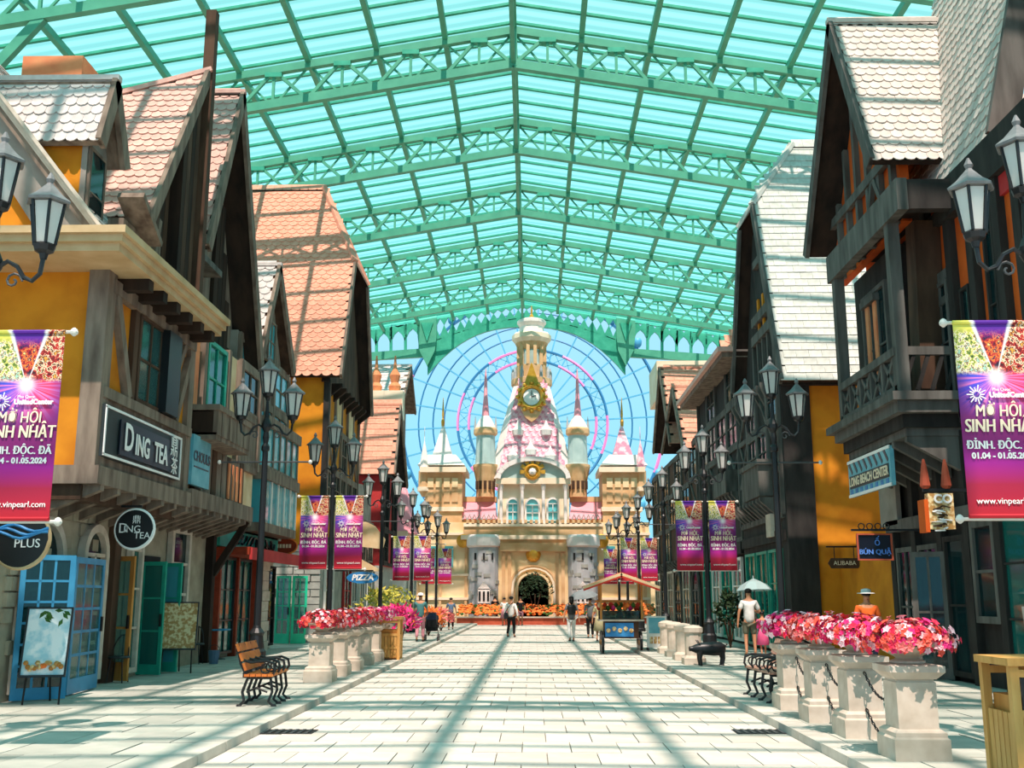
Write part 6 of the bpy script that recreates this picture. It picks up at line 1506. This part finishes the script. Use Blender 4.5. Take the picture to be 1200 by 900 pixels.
# ================================================================== people
def skinned(name, verts, edges, rad, m, parent, sub=1, root=0):
    me = bpy.data.meshes.new(name); me.from_pydata(verts, edges, []); me.materials.append(MATS[m])
    o = bpy.data.objects.new(name, me); link(o, parent)
    sl_ = me.skin_vertices if len(me.skin_vertices) else None
    md = o.modifiers.new('skin', 'SKIN'); md.use_smooth_shade = True
    if not me.skin_vertices: me.attributes
    lay_ = me.skin_vertices[0] if me.skin_vertices else None
    if lay_ is None: raise RuntimeError('no skin layer')
    for i, r in enumerate(rad):
        lay_.data[i].radius = (r, r) if not isinstance(r, tuple) else r
        lay_.data[i].use_root = (i == root)
    ms = o.modifiers.new('sub', 'SUBSURF'); ms.levels = sub; ms.render_levels = sub
    return o
def person(loc, rz, h, label, shirt, legs, sleeves='short', shorts=False, pose=None, hair_long=False, hat=None, dress=None, group=None, sit=False):
    t = thing('person', loc, label, 'person', group, rz); k = h / 1.7
    pz = dict(la=(-.30, .0, .86), ra=(.30, .0, .86), le=(-.27, .03, 1.12), re=(.27, .03, 1.12), lf=(-.1, -.12, .04), rf=(.1, .16, .06), lk=(-.1, -.1, .48), rk=(.1, .02, .47), hip=.9)
    if pose: pz.update(pose)
    dz = pz['hip'] - .9
    V_ = lambda p: (p[0] * k, p[1] * k, p[2] * k)
    hz = lambda z: z + dz
    vs = [(0, 0, hz(.92)), (0, 0, hz(1.08)), (0, .01, hz(1.28)), (0, .01, hz(1.42)), (0, 0, hz(1.5)), (0, -.02, hz(1.57)), (0, -.02, hz(1.65))]
    rd = [.12, .11, .13, .08, .05, .075, .07]; ed = [(0, 1), (1, 2), (2, 3), (3, 4), (4, 5), (5, 6)]
    def addv(p, r, par): vs.append(p); rd.append(r); ed.append((par, len(vs) - 1)); return len(vs) - 1
    for s, e, a in ((-1, 'le', 'la'), (1, 're', 'ra')):
        sh = addv((s * .17, .01, hz(1.38)), .055, 3); el = addv(pz[e] if dz == 0 else (pz[e][0], pz[e][1], pz[e][2] + dz), .04, sh)
        hp = pz[a] if dz == 0 else (pz[a][0], pz[a][1], pz[a][2] + dz); wr = addv(hp, .028, el)
        d = (Vector(hp) - Vector(vs[el])).normalized(); sd = Vector((0, -1, 0)) - d * d.dot(Vector((0, -1, 0))); sd = sd.normalized() if sd.length > .1 else EX.copy(); nn_ = d.cross(sd)
        pm = addv(tuple(Vector(hp) + d * .07), .032, wr)
        for q, L in ((-1.5, .07), (-.5, .085), (.5, .08), (1.5, .06)):
            f1 = addv(tuple(Vector(vs[pm]) + d * (L * .5) + sd * q * .016), .009, pm); addv(tuple(Vector(vs[pm]) + d * L + sd * q * .017 + nn_ * .02), .007, f1)
        th = addv(tuple(Vector(hp) + d * .05 - sd * -.04), .011, wr); addv(tuple(Vector(hp) + d * .08 - sd * -.06 + nn_ * .01), .008, th)
    for s, kn, ft in ((-1, 'lk', 'lf'), (1, 'rk', 'rf')):
        hp = addv((s * .09, 0, hz(.84)), .085, 0); k1 = addv(pz[kn], .055, hp); an = addv((pz[ft][0], pz[ft][1] + .03, pz[ft][2] + .05), .036, k1); addv((pz[ft][0], pz[ft][1] - .13, pz[ft][2]), .036, an)
    body = skinned('body', [V_(p) for p in vs], ed, [r * k for r in rd], 'skin', t)
    # clothing
    tv = [(0, 0, hz(.80)), (0, 0, hz(1.08)), (0, .01, hz(1.28)), (0, .01, hz(1.4))]; tr = [.175, .15, .155, .1]; te = [(0, 1), (1, 2), (2, 3)]
    for s, e, a in ((-1, 'le', 'la'), (1, 're', 'ra')):
        E_ = Vector(pz[e]) + EZ * dz; A_ = Vector(pz[a]) + EZ * dz; S_ = Vector((s * .17, .01, hz(1.38)))
        tv.append(tuple(S_)); tr.append(.075); te.append((3, len(tv) - 1)); tv.append(tuple(S_.lerp(E_, .75 if sleeves == 'short' else 1))); tr.append(.062); te.append((len(tv) - 2, len(tv) - 1))
        if sleeves == 'long': tv.append(tuple(E_.lerp(A_, .92))); tr.append(.042); te.append((len(tv) - 2, len(tv) - 1))
    skinned('shirt', [V_(p) for p in tv], te, [r * k for r in tr], shirt, t)
    if dress:
        MB().lathe([(.15 * k, hz(1.05) * k), (.2 * k, hz(.85) * k), (.27 * k, .45 * k), (.25 * k, .44 * k)], (0, 0, 0), 14).build('skirt', dress, t, local=True, smooth=True)
    else:
        lv = [(0, 0, hz(1.0))]; lr = [.18]; le_ = []
        for s, kn, ft in ((-1, 'lk', 'lf'), (1, 'rk', 'rf')):
            K_ = Vector(pz[kn]); F_ = Vector((pz[ft][0], pz[ft][1] + .03, pz[ft][2] + .09))
            lv.append((s * .09, 0, hz(.83))); lr.append(.105); le_.append((0, len(lv) - 1)); lv.append(tuple(K_) if not shorts else tuple(Vector(lv[-1]).lerp(K_, .85))); lr.append(.075 if not shorts else .09); le_.append((len(lv) - 2, len(lv) - 1))
            if not shorts: lv.append(tuple(F_)); lr.append(.06); le_.append((len(lv) - 2, len(lv) - 1))
        skinned('shorts' if shorts else 'trousers', [V_(p) for p in lv], le_, [r * k for r in lr], legs, t)
    c = Vector((0, -.02, hz(1.63))) * k
    MB().lathe([(.03 * k, -.02 * k), (.088 * k, .0), (.098 * k, .04 * k), (.08 * k, .085 * k), (.03 * k, .11 * k)], c + Vector((0, .018 * k, .0)), 12).build('hair', 'hair', t, local=True, smooth=True)
    if hair_long: MB().lathe([(.04 * k, -.25 * k), (.085 * k, -.12 * k), (.09 * k, .02 * k)], c + Vector((0, .06 * k, 0)), 10).build('hair', 'hair', t, local=True, smooth=True)
    for s in (-1, 1): MB().lathe([(.012 * k, -.006), (.012 * k, .006)], c + Vector((s * .032, -.082, -.01)) * k, 8, axis=YAX).build('eye', 'hair', t, local=True)
    MB().lathe([(.014 * k, -.01), (.008 * k, .02)], c + Vector((0, -.088 * k, -.04 * k)), 6, axis=YAX).build('nose', 'skin', t, local=True)
    MB().lathe([(.02 * k, -.004), (.018 * k, .004)], c + Vector((0, -.078 * k, -.08 * k)), 8, axis=(EX, EZ * .35, NY)).build('mouth', 'brick_red', t, local=True)
    if hat: MB().lathe([(.18 * k, .03 * k), (.17 * k, .045 * k), (.1 * k, .05 * k), (.095 * k, .11 * k), (.03 * k, .13 * k)], c + Vector((0, .01, 0)), 14).build('hat', hat, t, local=True, smooth=True)
    for s, ft in ((-1, 'lf'), (1, 'rf')): MB().lathe([(.045 * k, -.03 * k), (.05 * k, 0), (.03 * k, .035 * k)], (pz[ft][0] * k, (pz[ft][1] - .06) * k, pz[ft][2] * k - .002), 10, sx=.9, sy=2.3).build('shoe', 'black_paint', t, local=True)
    return t
def umbrella(base, top, R, m, label):
    t = thing('umbrella', base, label, 'umbrella'); b0 = Vector(base); d = Vector(top) - b0; u = d.normalized(); x = u.orthogonal().normalized(); y = u.cross(x)
    MB().tube([-u * .1, d], .012, 6).build('shaft', 'iron_grey', t, local=True)
    MB().lathe([(.012, .12), (.02, .04), (R * .4, -.04), (R * .75, -.14), (R, -.28), (R * .99, -.285), (R * .74, -.15), (R * .39, -.05)], d, 8, axis=(x, y, u)).build('canopy', m, t, local=True)
    MB().tube([-u * .1, -u * .15 + x * .02, -u * .13 + x * .05], .014, 6).build('handle', 'black_paint', t, local=True)
    for k in range(8):
        a = k * Q4; e = x * math.cos(a) + y * math.sin(a); MB().tube([d - u * .06 + e * .03, d - u * .16 + e * R * .75, d - u * .29 + e * R], .006, 4).build('rib', 'iron_grey', t, local=True)
WALK = {}
g_ = lambda px, py, z=0.0: AZ(px, py, z)
p = g_(599, 747); person((p.x, p.y, 0), math.pi * .9, 1.66, 'person in white top and black trousers standing in the middle of the road', 'cloth_white', 'cloth_black', 'long')
t = thing('shoulder_bag', (p.x - .22, p.y - .06, .85), 'small black shoulder bag worn by the person in the middle of the road', 'bag')
MB().lathe([(.11, -.14), (.13, 0), (.1, .12)], (0, 0, .05), 4, Q4, sy=.5).build('pouch', 'black_paint', t, local=True)
MB().tube([(-.03, 0, .15), (.08, -.12, .35), (.25, -.12, .55), (.3, .05, .6)], .015, 5).build('strap', 'black_paint', t, local=True)
p = g_(670, 752); person((p.x, p.y, 0), math.pi * 1.05, 1.66, 'person in grey top and pale trousers walking beside the food cart', 'cloth_grey', 'cloth_white', hair_long=True)
t = thing('backpack', (p.x, p.y - .2, 1.05), 'black backpack on the person in the grey top', 'bag')
MB().lathe([(.12, 0), (.16, .06), (.16, .3), (.1, .38)], (0, 0, -.05), 8, sy=.6).build('pack', 'black_paint', t, local=True); MB().tube([(-.08, .05, .32), (-.12, .16, .38), (-.12, .22, .2)], .02, 5).build('strap', 'black_paint', t, local=True)
p = g_(692, 748); a_ = person((p.x, p.y, 0), math.pi, 1.6, 'person in dark clothes holding a grey umbrella near the food cart', 'cloth_grey', 'cloth_black', pose=dict(ra=(.2, -.28, 1.2), re=(.27, -.1, 1.1)))
umbrella((p.x - .2, p.y + .28, 1.15), (p.x - .3, p.y + .15, 1.95), .62, 'umbrella_grey', 'open grey umbrella held by the person near the food cart')
p = g_(703, 752); person((p.x, p.y, 0), math.pi * .95, 1.55, 'person in a pale patterned dress beside the food cart wheel', 'cloth_floral', 'cloth_floral', dress='cloth_floral', hair_long=True)
p = g_(580, 731); person((p.x, p.y, 0), math.pi, 1.7, 'small distant person in black top and pale trousers before the flower bed', 'cloth_black', 'cloth_khaki')
p = g_(591, 733); person((p.x, p.y, 0), 0, 1.6, 'small distant person in white shirt and rose skirt near the castle gate', 'cloth_white', 'cloth_rose', dress='cloth_rose')
p = g_(610, 733); person((p.x, p.y, 0), 0, 1.65, 'small distant person in black shirt behind the person with the shoulder bag', 'cloth_black', 'cloth_rose', shorts=True)
p = g_(880, 769, .1); person((p.x, p.y, .1), math.pi, 1.75, 'person in white shirt and khaki shorts seen from behind by the teal shop', 'cloth_white', 'cloth_khaki', shorts=True, pose=dict(lf=(-.12, .0, .04), rf=(.12, .05, .04), lk=(-.11, 0, .48), rk=(.11, 0, .48), la=(-.22, -.25, 1.15), le=(-.3, -.02, 1.1)))
umbrella((p.x + .3, p.y + .5, 1.25), (p.x + .27, p.y + .55, 2.12), .5, 'umbrella_clear', 'clear plastic umbrella beside the person in white shirt')
q = g_(895, 769, .1); person((q.x, q.y, .1), math.pi, 1.15, 'small child in a pink dress beside the person in khaki shorts', 'cloth_pink', 'cloth_pink', dress='cloth_pink')
p = AY(1013, 722, 20.8); person((6.5, 21.0, .1), 0, 1.66, 'person in orange shirt and white hat behind the flower pillars', 'cloth_orange', 'cloth_navy', hat='cloth_white', pose=dict(la=(-.08, -.2, 1.0), ra=(.08, -.2, 1.0), le=(-.26, -.02, 1.12), re=(.26, -.02, 1.12)))
p = g_(492, 752, .1); person((p.x, p.y, .1), math.pi, 1.66, 'person in teal top pushing a pushchair along the pavement', 'cloth_teal', 'cloth_rose', pose=dict(la=(-.2, -.4, 1.0), ra=(.2, -.4, 1.0), le=(-.25, -.15, 1.12), re=(.25, -.15, 1.12)), hat='cloth_white')
t = thing('pushchair', (p.x + .35, p.y + .75, .1), 'black folding pushchair pushed by the person in teal', 'pushchair')
MB().lathe([(.2, 0), (.25, .15), (.23, .4), (.1, .5)], (0, 0, .35), 8, sy=.8).build('seat', 'cloth_black', t, local=True)
MB().lathe([(.26, .0), (.24, .12), (.1, .24)], (0, .05, .75), 8, sy=.9).build('hood', 'cloth_navy', t, local=True)
for x in (-.24, .24):
    MB().tube([(x, .3, .1), (x * .8, 0, .5), (x * .8, -.45, 1.0)], .015, 6).build('frame', 'iron_grey', t, local=True)
    for y in (.3, -.25): MB().lathe([(.12, -.02), (.12, .02)], (x, y, .12), 14, axis=(EYV, EZ, EX)).build('wheel', 'black_paint', t, local=True)
MB().tube([(-.2, -.45, 1.0), (.2, -.45, 1.0)], .018, 6).build('handle', 'black_paint', t, local=True)
p = g_(533, 738, .1); person((p.x - .2, p.y, .1), 0, 1.5, 'distant person in denim standing by the far kerb', 'cloth_denim', 'cloth_black')
